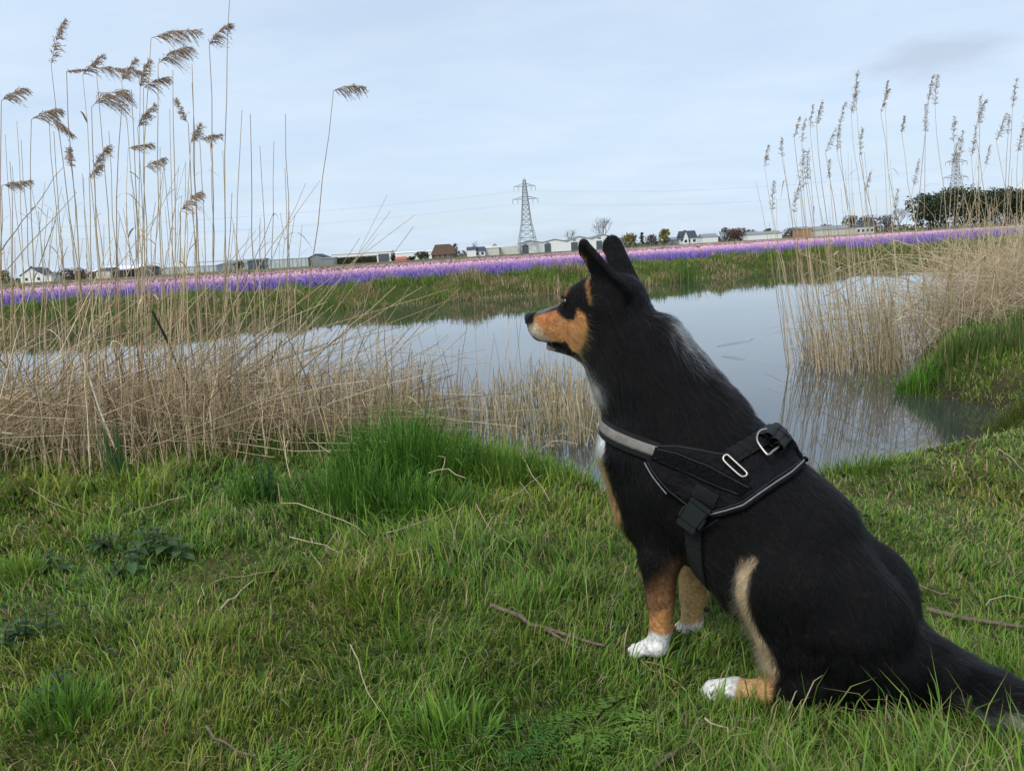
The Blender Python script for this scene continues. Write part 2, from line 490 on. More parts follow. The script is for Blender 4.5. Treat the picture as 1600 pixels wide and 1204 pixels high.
# ------------------------------------------------------------------ grass of the far bank
grass_m = mk('grass_blade', (.06, .1, .02), rough=.55, var=.10, scale=6, attr='col', transl=.30, spec=.25)
straw_m = mk('dry_reed', (.4, .3, .17), rough=.6, var=.16, scale=25, attr='col', transl=.08, spec=.25)
def palette(n, cols, wts, jit=.18):
    k = rng.choice(len(cols), n, p=np.array(wts) / sum(wts))
    return np.array(cols)[k] * rng.uniform(1 - jit, 1 + jit, (n, 1))
def bank_grass():
    P = []
    while sum(len(p) for p in P) < 62000:
        x = rng.uniform(-22, 50, 60000); y = rng.uniform(12, 60, 60000)
        d, f = shore(x, y)
        ok = f & (d > -.12) & (d < 2.4) & (rng.random(60000) < np.clip(22 / np.hypot(x, y), .3, 1))
        P.append(np.stack([x, y, d], 1)[ok])
    P = np.concatenate(P)
    n = len(P)
    z = height(P[:, 0], P[:, 1])
    cl = fbm(P[:, 0] * 1.3, P[:, 1] * 1.3, 31)
    tuft = sstep(.4, .75, cl)
    h = rng.uniform(.09, .20, n) * (.6 + 1.3 * tuft)
    edge = P[:, 2] < .25
    h = np.where(edge, h * 1.25, h)
    dead = (fbm(P[:, 0] * .9 + 7, P[:, 1] * 2 + 3, 40) + .10 * (P[:, 2] < .6) > .61) & (rng.random(n) < .7)
    az = rng.uniform(0, 6.28, n)
    az = np.where(rng.random(n) < .5, rng.normal(-1.9, .7, n), az)
    c = palette(n, [(.125, .205, .030), (.185, .245, .050), (.070, .125, .030), (.225, .235, .075)], [4, 3, 2, 1.5])
    right = sstep(8, 16, P[:, 0])[:, None]
    c = c * (1 - .5 * right) + palette(n, [(.26, .26, .09), (.19, .23, .06)], [1, 1]) * .5 * right
    c = np.where(dead[:, None], palette(n, [(.40, .32, .18), (.28, .21, .11)], [1, 1]), c)
    h = np.where(dead, h * 1.3, h)
    root = np.stack([P[:, 0], P[:, 1], z - .01], 1)
    V, Q, T, C = blades(root, h, rng.uniform(.010, .022, n), az, rng.uniform(.2, 1.5, n), c * 1.1, 3, c * 1.5, droop=.7)
    o = link('bank_grass', np_mesh('bank_grass', V, [Q, T], C), grass_m)
    tag(o, 'long green grass with dead tufts on the far canal bank', 'grass', None, 'stuff')
bank_grass()

# dead straw clumps hanging over the far water's edge
def bank_straw(u, v, n, label):
    c0 = at_z(u, v, WZ)
    root = np.stack([c0.x + rng.normal(0, .22, n), c0.y + .3 + rng.normal(0, .16, n), np.zeros(n)], 1)
    root[:, 2] = height(root[:, 0], root[:, 1]) - .02
    c = palette(n, [(.42, .33, .19), (.33, .25, .14), (.50, .41, .26)], [2, 1, 1])
    V, Q, T, C = blades(root, rng.uniform(.35, .75, n), rng.uniform(.008, .016, n), rng.normal(-1.7, .8, n), rng.uniform(.6, 1.7, n), c, 5, None, droop=.6)
    o = link('straw_clump', np_mesh('straw_clump', V, [Q, T], C), straw_m)
    tag(o, label, 'dead grass', 'dead straw clumps on the far bank')
bank_straw(792, 470, 120, 'large pale straw clump on far bank, below and left of the pylon')
bank_straw(845, 466, 110, 'straw clump on far bank directly under the pylon')
bank_straw(745, 472, 70, 'brownish straw clump on far bank left of the largest one')
bank_straw(700, 476, 60, 'thin straw clump on far bank below the thatched barn')
bank_straw(1180, 432, 60, 'low straw clump at the water right of the dog ears')

# fresh green sedge on the far bank, just right of the dog
c0 = at_z(1072, 440, WZ)
n = 130
root = np.stack([c0.x + rng.normal(0, .22, n), c0.y + .12 + rng.normal(0, .12, n), np.full(n, WZ)], 1)
V, Q, T, C = blades(root, rng.uniform(.3, .6, n), rng.uniform(.012, .02, n), rng.uniform(0, 6.3, n), rng.uniform(.05, .5, n), palette(n, [(.10, .20, .03), (.08, .17, .03)], [1, 1]), 3)
tag(link('sedge_clump', np_mesh('sedge_clump', V, [Q, T], C), grass_m), 'bright green sedge clump on far bank behind the dog neck', 'sedge')

# daffodils standing at the edge of the bed
petal_y = mk('daffodil_petal', (.85, .60, .05), rough=.6, var=.08, transl=.25)
petal_w = mk('daffodil_pale_petal', (.85, .80, .45), rough=.6, var=.08, transl=.25)
trump_m = mk('daffodil_trumpet', (.80, .38, .02), rough=.6, var=.08, transl=.2)
stem_m = mk('daffodil_stem', (.07, .14, .03), rough=.6, var=.15, transl=.2)
for (u, v, y, mat, lab) in [(1093, 392, 25.5, petal_y, 'larger yellow daffodil before the bed, just right of the dog ears'),
                            (1114, 396, 25.3, petal_y, 'small yellow daffodil second to the right from the dog ears'),
                            (1196, 386, 27.0, petal_w, 'pale yellow daffodil standing left in the pair by the reeds'),
                            (1206, 386, 27.2, petal_w, 'pale yellow daffodil standing right in the pair by the reeds'),
                            (1214, 393, 26.5, petal_y, 'deep yellow daffodil lowest of those by the reeds'),
                            (1197, 397, 26.3, petal_y, 'tiny yellow daffodil under the pale pair by the reeds'),
                            (930, 434, 20.0, petal_y, 'single small yellow flower on far bank above the dog nose'),
                            (43, 475, 18.3, petal_y, 'single yellow daffodil on far bank behind the reeds at far left')]:
    q = at_y(u, v, y); base = gz(q.x, q.y)
    r = .055 if v < 420 else .045
    e = empty('daffodil', (q.x, q.y, base), lab, 'daffodil', 'daffodils on the far bank')
    m = MB(); m.tube([(q.x, q.y, base - .02), (q.x + .01, q.y, (base + q.z) / 2), (q.x, q.y + .02, q.z)], .006, 4); m.build('stem', stem_m, e)
    m = MB()
    for k in range(6):
        a = k * math.pi / 3
        d = Vector((math.cos(a), -.15, math.sin(a))); s = Vector((-math.sin(a), 0, math.cos(a)))
        c = Vector((q.x, q.y, q.z))
        m.add([c, c + d * r * .55 + s * r * .35, c + d * r * 1.1, c + d * r * .55 - s * r * .35, c + Vector((0, .012, 0))], [(0, 1, 2, 3)], [(4, 1, 0), (4, 2, 1), (4, 3, 2), (4, 0, 3)])
    m.build('petals', mat, e)
    m = MB(); m.tube([(q.x, q.y, q.z), (q.x, q.y - r * .45, q.z), (q.x, q.y - r * .6, q.z)], [r * .28, r * .33, r * .42], 7); m.build('trumpet', trump_m, e)
# ------------------------------------------------------------------ far side: sheds, houses, trees, pylons
def fz(x, y): return gz(x, y)
white_m = mk('white_cladding', (.84, .85, .84), rough=.6, var=.06, scale=.6, stretch=(1, 1, 6))
offw_m = mk('pale_render', (.62, .60, .55), rough=.8, var=.08, scale=.7)
groof_m = mk('grey_roof', (.24, .26, .27), rough=.7, var=.12, scale=1.5)
droof_m = mk('dark_slate_roof', (.055, .065, .085), rough=.7, var=.15, scale=2)
thatch_m = mk('brown_thatch', (.105, .070, .050), rough=.95, var=.25, scale=1.6, bump=1, bscale=6)
brick_m = mk('brown_brick', (.17, .105, .08), rough=.9, var=.2, scale=3)
steel_m = mk('galvanised_steel', (.27, .29, .31), rough=.55, var=.12, scale=2, metal=.3)
door_m = mk('grey_blue_door', (.10, .12, .145), rough=.5, var=.1, scale=1, stretch=(.2, .2, 4))
glassh_m = mk('greenhouse_glass', (.52, .56, .57), rough=.18, var=.12, scale=.4, spec=.6)
pane_m = mk('dark_window', (.03, .035, .045), rough=.1, var=.1, spec=.6)
wood_m = mk('dark_timber', (.055, .050, .048), rough=.85, var=.2, scale=2)
coral_m = mk('coral_tarpaulin', (.72, .22, .15), rough=.6, var=.08, scale=1)
hedge_m = mk('hedge_leaves', (.03, .05, .02), rough=.7, var=.2, scale=1, attr='col', transl=.12)
bark_m = mk('bark', (.10, .085, .07), rough=.9, var=.25, scale=5)
twig_m = mk('bare_twigs', (.16, .13, .115), rough=.9, var=.2, scale=3)

def px_x(u, v, y): return at_y(u, v, y).x
def span(u0, u1, v, y):
    """world x of two pixel columns at distance y, and the ground there"""
    a, b = px_x(u0, v, y), px_x(u1, v, y)
    return a, b, min(fz(a, y), fz(b, y)) - .05
def up(u, vb, vt, y):
    """height between two pixel rows at distance y"""
    return at_y(u, vt, y).z - at_y(u, vb, y).z

def windows(e, xs, y, z, w, h, name='window'):
    for x in xs:
        m = MB(); m.box(x - w / 2 - .12, x + w / 2 + .12, y - .10, y + .05, z - .12, z + h + .12)
        f = m.build(name, white_m, e)
        m = MB(); m.box(x - w / 2, x + w / 2, y - .14, y - .101, z, z + h)
        m.build('pane', pane_m, f)
def house(u0, u1, v, y, wall_h, roof_h, label, gable_front=False, roofm=droof_m, wallm=white_m, depth=9, nwin=2, chim=False, cat='house', group=None):
    a, b, z = span(u0, u1, v, y)
    e = empty('house' if cat == 'house' else cat.replace(' ', '_'), ((a + b) / 2, y, z), label, cat, group)
    m = MB()
    if gable_front:
        m.prism([(a, z), (b, z), (b, z + wall_h), ((a + b) / 2, z + wall_h + roof_h), (a, z + wall_h)], y, y + depth); m.build('wall', wallm, e)
        m = MB(); o = .35; c = (a + b) / 2; k = roof_h / ((b - a) / 2)
        m.prism([(a - o, z + wall_h - o * k), (c, z + wall_h + roof_h + .02), (c, z + wall_h + roof_h + .35), (a - o, z + wall_h - o * k + .3)], y - .4, y + depth + .3)
        m.prism([(b + o, z + wall_h - o * k), (b + o, z + wall_h - o * k + .3), (c, z + wall_h + roof_h + .35), (c, z + wall_h + roof_h + .02)], y - .4, y + depth + .3)
        r = m.build('roof', roofm, e)
    else:
        m.box(a, b, y, y + depth, z, z + wall_h); m.build('wall', wallm, e)
        m = MB(); o = .4
        V = [(a - o, y - o, z + wall_h), (b + o, y - o, z + wall_h), (b + o, y + depth + o, z + wall_h), (a - o, y + depth + o, z + wall_h), (a - o + .3, y + depth / 2, z + wall_h + roof_h), (b + o - .3, y + depth / 2, z + wall_h + roof_h)]
        m.add(V, [(0, 1, 5, 4), (2, 3, 4, 5), (0, 3, 2, 1)], [(0, 4, 3), (1, 2, 5)])
        r = m.build('roof', roofm, e)
    if chim:
        m = MB(); cxx = a + (b - a) * .3; m.box(cxx - .4, cxx + .4, y + depth / 2 - .4, y + depth / 2 + .4, z + wall_h + roof_h * .6, z + wall_h + roof_h + 1.0); m.build('chimney', brick_m, r)
    if nwin:
        w = (b - a)
        windows(e, [a + w * (k + .5) / nwin for k in range(nwin)], y, z + min(1.0, wall_h * .3), min(1.3, w / nwin * .5), min(1.4, wall_h * .5))
    return e
def lowshed(name, u0, u1, v, y, h, label, wallm=white_m, roofm=groof_m, cat='shed', roof_h=.6, door=None, depth=12, bays=0):
    a, b, z = span(u0, u1, v, y)
    e = empty(name, ((a + b) / 2, y, z), label, cat)
    m = MB(); m.box(a, b, y, y + depth, z, z + h); m.build('wall', wallm, e)
    m = MB(); V = [(a - .3, y - .3, z + h), (b + .3, y - .3, z + h), (b + .3, y + depth + .3, z + h), (a - .3, y + depth + .3, z + h), (a - .3, y + depth / 2, z + h + roof_h), (b + .3, y + depth / 2, z + h + roof_h)]
    m.add(V, [(0, 1, 5, 4), (2, 3, 4, 5), (0, 3, 2, 1)], [(0, 4, 3), (1, 2, 5)]); m.build('roof', roofm, e)
    if door:
        d0, d1, _ = span(door[0], door[1], v, y)
        m = MB(); m.box(d0, d1, y - .12, y + .05, z, z + h * door[2]); m.build('door', door_m, e)
    for k in range(bays):
        x = a + (b - a) * (k + .5) / bays
        m = MB(); m.box(x - .12, x + .12, y - .13, y + .02, z, z + h); m.build('post', steel_m, e)
    return e

# foliage: many leaf-sized faces spread through blobs
def leaf_mesh(name, blobs, n, size, cols, wts):
    k = rng.choice(len(blobs), n, p=np.array([b[3] ** 2 for b in blobs]) / sum(b[3] ** 2 for b in blobs))
    B = np.array(blobs)[k]
    d = unit(rng.normal(0, 1, (n, 3))); r = B[:, 3] * rng.uniform(.35, 1.0, n) ** .6
    r = r * (1 + .25 * (rng.random(n) < .12))
    P = B[:, :3] + d * r[:, None] * (np.array([1, 1, .9]))
    nn = unit(d + rng.normal(0, .8, (n, 3)))
    X = unit(np.cross(nn, rng.normal(0, 1, (n, 3)))); Y = np.cross(nn, X)
    s = size * rng.uniform(.6, 1.4, (n, 1))
    V = np.stack([P - X * s, P + Y * s * .55, P + X * s, P - Y * s * .55], 1).reshape(-1, 3)
    C = np.repeat(palette(n, cols, wts, .25), 4, 0)
    return np_mesh(name, V, [np.arange(n * 4).reshape(n, 4)], C, False)
def leafy_tree(u, vb, vt, wpx, y, label, cols, wts, n=700, size=.35, group=None, name='tree', nb=9, cat='tree', squat=1.0, trunk=True):
    x = px_x(u, vb, y); z = fz(x, y) - .1
    top = at_y(u, vt, y).z; H = top - z; R = wpx * .5 * y / FPX
    e = empty(name, (x, y, z), label, cat, group)
    if trunk:
        m = MB(); m.tube([(x, y, z), (x + .1, y, z + H * .3), (x, y, z + H * .75)], [H * .035, H * .025, H * .01], 6)
        for k in range(4):
            a = k * 1.7
            m.tube([(x, y, z + H * .25), (x + math.cos(a) * R * .5, y + math.sin(a) * R * .5, z + H * .6)], [H * .015, H * .006], 4)
        m.build('trunk', bark_m, e)
    bl = []
    lo = .28 if trunk else .12
    for k in range(nb):
        t = (k + .5) / nb
        a = k * 2.4; rr = R * .62 * math.sqrt(1 - abs(2 * t - .9) ** 2 * .55) * random.uniform(.6, 1)
        br = R * random.uniform(.34, .5)
        zz = z + H * (lo + (1 - lo) * t * .92)
        bl.append((x + math.cos(a) * rr, y + math.sin(a) * rr, min(zz, z + H - br * .9), br))
    bl.append((x, y, z + H - R * .38, R * .4))
    o = link('crown', leaf_mesh('crown', bl, n, size, cols, wts), hedge_m, e)
    return e
def bare_tree(u, vb, vt, wpx, y, label, group=None, seed=1, lv=5, mat=None):
    r = random.Random(seed)
    x = px_x(u, vb, y); z = fz(x, y) - .1
    H = at_y(u, vt, y).z - z; R = wpx * .5 * y / FPX
    e = empty('bare_tree', (x, y, z), label, 'tree', group)
    trunk, twigs = MB(), MB()
    def grow(p, d, L, rad, k):
        q = p + d * L * .5 + Vector((r.uniform(-1, 1), r.uniform(-1, 1), 0)) * L * .05
        e2 = p + d * L
        (trunk if k < 2 else twigs).tube([p, q, e2], [rad, rad * .8, rad * .6], 4 if k < 2 else 3)
        if k >= lv: return
        for i in range(3 if k else 5):
            s = Vector((r.uniform(-1, 1), r.uniform(-1, 1), r.uniform(-.1, .6)))
            nd = (d * .8 + s * (.62 if k else .75)).normalized()
            nd = Vector((nd.x * R / H * 2.3, nd.y * R / H * 2.3, nd.z)).normalized() if k == 0 else nd
            grow(p + d * L * r.uniform(.6, 1), nd, L * r.uniform(.62, .85), rad * .55, k + 1)
    grow(Vector((x, y, z)), Vector((0, 0, 1)), H * .36, H * .024, 0)
    trunk.build('trunk', bark_m, e, True); twigs.build('crown', mat or twig_m, e, True)
    return e

D = 400
# -- left: white house, sheds and glasshouses
house(32, 70, 436, 390, 3.6, 3.6, 'white house with dark roof at far left, seen through the reeds', True, nwin=2, depth=9, chim=True)
house(52, 70, 436, 394, 3.4, 3.6, 'long dark slate roofed house wing beside the white gable', False, nwin=3, depth=8)
lowshed('shed', 71, 80, 435, 388, 3.2, 'small plain white shed right of the white house')
lowshed('long_shed', 142, 215, 428, 420, 3.8, 'long low shed with pale roof behind the reeds', wood_m, white_m, 'shed', 2.4, depth=30)
lowshed('timber_shed', 150, 172, 428, 385, 3.6, 'low dark timber shed with slate roof at the end of the long one', offw_m, droof_m, 'shed', 1.6)
lowshed('timber_shed', 176, 200, 427, 380, 3.4, 'black timber shed right of the slate roofed one', wood_m, groof_m)
lowshed('shed', 213, 236, 424, 388, 3.6, 'dark blue grey shed left of the glasshouses', door_m, droof_m, 'shed', 1.2)
lowshed('greenhouse', 245, 338, 420, 410, 3.4, 'long pale glasshouse behind the tall reeds', glassh_m, glassh_m, 'greenhouse', 1.8, bays=12, depth=40)
lowshed('greenhouse', 286, 402, 418, 440, 3.6, 'grey roofed glasshouse under the round dark tree', glassh_m, groof_m, 'greenhouse', 2.4, bays=10, depth=40)
lowshed('shed', 387, 402, 414, 395, 4.2, 'small dark blue shed at the right end of the glasshouse', door_m, droof_m, 'shed', .8)
lowshed('greenhouse', 420, 482, 417, 400, 4.4, 'milky white glasshouse with vertical bays left of the green barn', glassh_m, glassh_m, 'greenhouse', .5, bays=9)
house(479, 512, 413, 402, 3.6, 2.2, 'grey green barn with dark low gable', True, droof_m, steel_m, 14, 0, cat='barn')
lowshed('shed', 500, 522, 414, 390, 3.4, 'small grey lean-to beside the white warehouse', steel_m, groof_m, 'shed', .5)
lowshed('warehouse', 519, 612, 412, 405, 5.2, 'white flat roofed warehouse with dark blue door', white_m, offw_m, 'warehouse', .7, door=(592, 609, .8))
lowshed('shed', 612, 676, 405, 440, 4.2, 'long white shed behind the coral tarpaulin', white_m, white_m, 'shed', .6)
e = empty('tarpaulin_stack', tuple(at_y(627, 409, 380)), 'coral orange tarpaulin covered stack left of the thatched barn', 'stack')
a, b, z = span(617, 637, 409, 380)
m = MB(); m.prism([(a, z), (b, z), (b - .3, z + 1.6), (b - 1.2, z + 2.1), (a + 1.0, z + 2.0), (a + .2, z + 1.3)], 380, 384); m.build('cover', coral_m, e)
m = MB(); m.tube([(a - .1, 379.9, z + .5), (b + .1, 379.9, z + .6)], .06, 4); m.build('strap', wood_m, e)
# thatched barn with a hipped roof
a, b, z = span(673, 713, 403, 385)
e = empty('thatched_barn', ((a + b) / 2, 385, z), 'brown barn with steep hipped thatched roof', 'barn')
m = MB(); m.box(a + .6, b - .6, 385, 396, z, z + 2.6); m.build('wall', brick_m, e)
m = MB(); o = .0; zt = z + 7.0
V = [(a, 384.4, z + 1.9), (b, 384.4, z + 1.9), (b, 396.6, z + 1.9), (a, 396.6, z + 1.9), (a + 2.2, 389.5, zt), (b - 3.2, 389.5, zt), (b - 3.2, 391.5, zt), (a + 2.2, 391.5, zt), (b - .9, 388, z + 5.0), (b - .9, 393, z + 5.0)]
m.add(V, [(0, 1, 5, 4), (4, 5, 6, 7), (2, 3, 7, 6), (3, 0, 4, 7), (0, 3, 2, 1), (1, 2, 9, 8), (8, 9, 6, 5)], [(1, 8, 5), (2, 6, 9)])
m.build('roof', thatch_m, e)
windows(e, [a + 3.2, a + 6, a + 9], 385, z + .7, .9, .9)
m = MB(); m.box(a + 10, a + 11.6, 384.85, 385.02, z, z + 1.8); m.build('door', door_m, e)
lowshed('shed', 730, 744, 399, 392, 3.4, 'tiny white shed left of the bare tree', white_m, droof_m, 'shed', 1.6)
house(742, 758, 398, 396, 2.6, 2.2, 'small white house under the bare tree', False, droof_m, white_m, 8, 2)
lowshed('shed', 756, 780, 397, 400, 3.8, 'low cream shed right of the small white house', offw_m, offw_m, 'shed', 1.6)
house(766, 782, 396, 404, 3.4, 2.4, 'grey roofed shed left of the large white warehouse', True, groof_m, offw_m, 14, 0, cat='shed')
# the white warehouse with four gabled bays
a, b, z = span(778, 978, 393, 410)
zl = fz(a, 410) - .1; zr = zl
e = empty('gabled_warehouse', ((a + b) / 2, 410, zl), 'large white warehouse with four gabled bays and dark doors, behind the pylon', 'warehouse')
Hw = lambda u, v: at_y(u, v, 410).z
x_ = lambda u: px_x(u, 390, 410)
m = MB()
m.prism([(x_(778), zl), (x_(812), zl), (x_(812), Hw(812, 383)), (x_(778), Hw(778, 387))], 406, 450); m.build('annex', offw_m, e)
ridge = [(831, 376), (866, 374), (907, 369.5), (942, 366.5)]
val = [810, 848, 886, 925, 962]
vv = [381, 379, 377, 373, 371]
for k in range(4):
    l, r_, c = x_(val[k]), x_(val[k + 1]), x_((val[k] + val[k + 1]) / 2)
    zl0, zr0, zc = Hw(val[k], vv[k]), Hw(val[k + 1], vv[k + 1]), Hw(*ridge[k])
    m = MB(); m.prism([(l + .02, zl), (r_ - .02, zl), (r_ - .02, zr0), (c, zc), (l + .02, zl0)], 410 + k * .01, 455); m.build('wall', white_m, e)
    m = MB(); t_ = .25
    m.prism([(l, zl0 + .03), (c, zc + .03), (c, zc + .03 + t_), (l, zl0 + .03 + t_)], 409.6, 455.3)
    m.prism([(c, zc + .03), (r_, zr0 + .03), (r_, zr0 + .03 + t_), (c, zc + .03 + t_)], 409.6, 455.3)
    m.build('roof', groof_m, e)
    du = [(816, 826), (851, 861), (892.5, 903), (932, 941)][k]
    d0, d1 = x_(du[0]), x_(du[1])
    m = MB(); m.box(d0 - .18, d1 + .18, 409.86, 410.0, zl, zl + 4.7); df = m.build('door_frame', white_m, e)
    m = MB(); m.box(d0, d1, 409.78, 409.859, zl, zl + 4.5)
    for q in range(5):
        m.box(d0, d1, 409.74, 409.78, zl + .85 * q + .05, zl + .85 * q + .78)
    m.build('door', door_m, e)
    cv = (du[0] + du[1]) / 2 + .5
    m = MB(); m.box(x_(cv) - .9, x_(cv) + .9, 409.85, 410.0, zc - 2.1, zc - 1.3); m.build('vent', steel_m, e)
m = MB(); m.box(x_(962), x_(978), 414, 450, zl, Hw(970, 371)); m.build('side_wall', steel_m, e)
# -- right: houses between the trees
house(1064, 1089, 376, 400, 3.0, 3.8, 'white gabled house with dark slate roof right of the yellow trees', False, droof_m, white_m, 9, 3)
house(1067, 1076, 376, 397, 2.8, 4.0, 'white front gable of the slate roofed house right of the yellow trees', True, droof_m, white_m, 4, 1)
lowshed('shed', 1050, 1066, 377, 405, 2.6, 'grey outbuilding left of the slate roofed house', steel_m, groof_m, 'shed', 1.4)
lowshed('bungalow', 1098, 1122, 375, 415, 3.0, 'low white bungalow left of the red brown bush', white_m, groof_m, 'house', 1.8)
lowshed('bungalow', 1168, 1222, 369, 410, 2.8, 'long low white bungalow behind the left edge of the right reeds', white_m, groof_m, 'house', 1.5)
lowshed('shed', 1252, 1268, 364, 395, 4.2, 'small orange brown shed among the right reeds', mk('orange_timber', (.42, .24, .13), var=.1), groof_m, 'shed', 1.2)
lowshed('bungalow', 1272, 1330, 361, 405, 3.2, 'low pale bungalow right of the orange brown shed', offw_m, groof_m, 'house', 2.0)
house(1338, 1366, 357, 390, 3.6, 2.2, 'pale house half hidden by brown trees left of the evergreens', False, droof_m, offw_m, 9, 4)

GRY = [(.13, .11, .10), (.17, .14, .12), (.10, .085, .075)]
YEL = [(.26, .22, .05), (.21, .20, .06), (.16, .14, .05)]
DRK = [(.032, .050, .024), (.048, .068, .030), (.075, .090, .042)]
RED = [(.12, .065, .055), (.16, .09, .07), (.085, .05, .045)]
OLV = [(.10, .10, .045), (.075, .085, .035), (.14, .125, .06)]
bare_tree(942, 372, 337, 44, 425, 'largest bare tree, rising behind the warehouse roof and dog ears', seed=4)
bare_tree(893, 376, 357, 20, 440, 'small bare tree behind the third warehouse gable', seed=9, lv=4)
bare_tree(741, 398, 376, 22, 402, 'bare round tree above the small white house', seed=6, lv=4)
bare_tree(1404, 356, 322, 34, 330, 'pale grey bare tree at the left edge of the evergreens', seed=12)
leafy_tree(712, 398, 380, 12, 400, 'thin dark tree at the right end of the thatched barn', GRY, [1, 1, 1], 200, .5)
leafy_tree(984, 378, 364, 30, 405, 'yellow willow just right of the dog ears', YEL, [2, 1, 1], 800, .5)
leafy_tree(1038, 378, 357, 22, 400, 'tall yellow tree left of the slate roofed house', YEL, [3, 1, 1], 800, .5)
leafy_tree(1003, 378, 363, 8, 405, 'slim dark conifer between the yellow trees', DRK, [1, 1, 1], 220, .5)
leafy_tree(1018, 378, 366, 22, 410, 'grey brown leafless bush left of the tall yellow tree', GRY, [1, 1, 1], 500, .45)
leafy_tree(1148, 373, 356, 36, 400, 'round red brown bush right of the white bungalow', RED, [1, 1, 1], 900, .5)
leafy_tree(1132, 374, 355, 18, 420, 'grey twiggy tree behind the red brown bush', GRY, [1, 1, 1], 400, .4)
leafy_tree(1170, 371, 358, 26, 430, 'dull brown bush right of the red brown one', GRY, [1, 1, 1], 400, .45)
leafy_tree(1200, 369, 356, 20, 430, 'dark bush behind the long low bungalow', OLV, [1, 1, 1], 300, .5)
leafy_tree(1236, 366, 355, 26, 430, 'brown hedge tree left of the orange brown shed', GRY, [1, 1, 1], 400, .5)
leafy_tree(1330, 360, 336, 34, 420, 'dark green round tree left of the brown trees', DRK, [1, 1, 1], 600, .55)
leafy_tree(1355, 358, 336, 46, 425, 'broad brown tree behind the pale house', RED, [1, 1, 1], 900, .5)
leafy_tree(1385, 357, 335, 36, 415, 'brown twiggy tree next to the pale grey bare one', GRY, [1, 1, 1], 700, .5)
leafy_tree(1290, 362, 350, 30, 430, 'olive bush behind the low pale bungalow', OLV, [1, 1, 1], 400, .5)
leafy_tree(118, 435, 418, 52, 400, 'broad brown bush cluster right of the white house', RED, [1, 1, 1], 900, .5)
leafy_tree(92, 436, 424, 20, 402, 'low olive bush touching the white shed', OLV, [1, 1, 1], 300, .5)
leafy_tree(6, 440, 421, 26, 395, 'yellow brown tree cut by the left picture edge', YEL, [1, 1, 2], 500, .5)
leafy_tree(374, 416, 407, 18, 430, 'round dark tree behind the grey roofed glasshouse', DRK, [1, 1, 1], 300, .5)
leafy_tree(232, 426, 416, 16, 410, 'small brown tree left of the glasshouse', GRY, [1, 1, 1], 260, .45)
leafy_tree(615, 410, 396, 9, 395, 'narrow dark bush at the warehouse corner', DRK, [1, 1, 1], 250, .45, trunk=False, cat='bush', name='bush')
leafy_tree(660, 407, 392, 28, 383, 'dark green bush left of the thatched barn', DRK, [1, 1, 1], 600, .45, trunk=False, cat='bush', name='bush')
leafy_tree(643, 408, 400, 16, 381, 'low dark bush between tarpaulin and thatched barn', DRK, [1, 1, 1], 300, .4, trunk=False, cat='bush', name='bush')
# clipped hedge before the flat roofed warehouse
a, b, z = span(527, 590, 415, 378)
n = 2600
P = np.stack([rng.uniform(a, b, n), rng.uniform(377, 379, n), rng.uniform(z, z + 3.2, n)], 1)
f_ = rng.integers(0, 3, n); P[f_ == 0, 1] = 377; P[f_ == 1, 2] = z + 3.2
s_ = rng.uniform(.15, .4, (n, 1)); X = unit(rng.normal(0, 1, (n, 3))); Y = unit(np.cross(X, rng.normal(0, 1, (n, 3))))
V = np.stack([P - X * s_, P + Y * s_ * .6, P + X * s_, P - Y * s_ * .6], 1).reshape(-1, 3)
e = empty('hedge', ((a + b) / 2, 378, z), 'clipped dark green hedge in front of the flat roofed warehouse', 'hedge')
link('foliage', np_mesh('foliage', V, [np.arange(4 * n).reshape(n, 4)], np.repeat(palette(n, OLV, [1, 2, .3], .2) * .9, 4, 0), False), hedge_m, e)
m = MB(); m.box(a + .2, b - .2, 377.3, 378.7, z, z + 2.9); m.build('stems', wood_m, e)
# the dark evergreens at the right
for k, (u, vt, w_, y, lab) in enumerate([(1452, 300, 70, 208, 'evergreen tree at the left end of the dark row'), (1492, 290, 74, 214, 'tallest evergreen of the dark row, in front of the far pylon'),
                                         (1532, 295, 70, 210, 'evergreen right of the tallest in the dark row'), (1568, 293, 66, 216, 'evergreen second from the right picture edge'),
                                         (1602, 294, 70, 212, 'evergreen cut by the right picture edge')]):
    leafy_tree(u, 360, vt, w_, y, lab, DRK, [2, 2, 1], 3200, .34, 'dark evergreens behind the right reeds', 'evergreen_tree', nb=16, trunk=True)
# low hedgerow that closes the horizon
n = 9000
P = np.stack([rng.uniform(-520, 620, n), rng.uniform(455, 475, n), np.zeros(n)], 1)
hh = 1.2 + 3.4 * fbm(P[:, 0] * .03, 0 * P[:, 0], 77) ** 1.5
P[:, 2] = -.45 + hh * rng.random(n) ** .8
X = unit(rng.normal(0, 1, (n, 3))); Y = unit(np.cross(X, rng.normal(0, 1, (n, 3)))); s_ = rng.uniform(.5, 1.3, (n, 1))
V = np.stack([P - X * s_, P + Y * s_ * .6, P + X * s_, P - Y * s_ * .6], 1).reshape(-1, 3)
o = link('hedgerow', np_mesh('hedgerow', V, [np.arange(4 * n).reshape(n, 4)], np.repeat(palette(n, GRY + OLV, [2, 2, 2, 1, 1, 1]), 4, 0), False), hedge_m)
tag(o, 'low distant hedgerow closing the horizon behind the sheds', 'hedgerow', None, 'stuff')

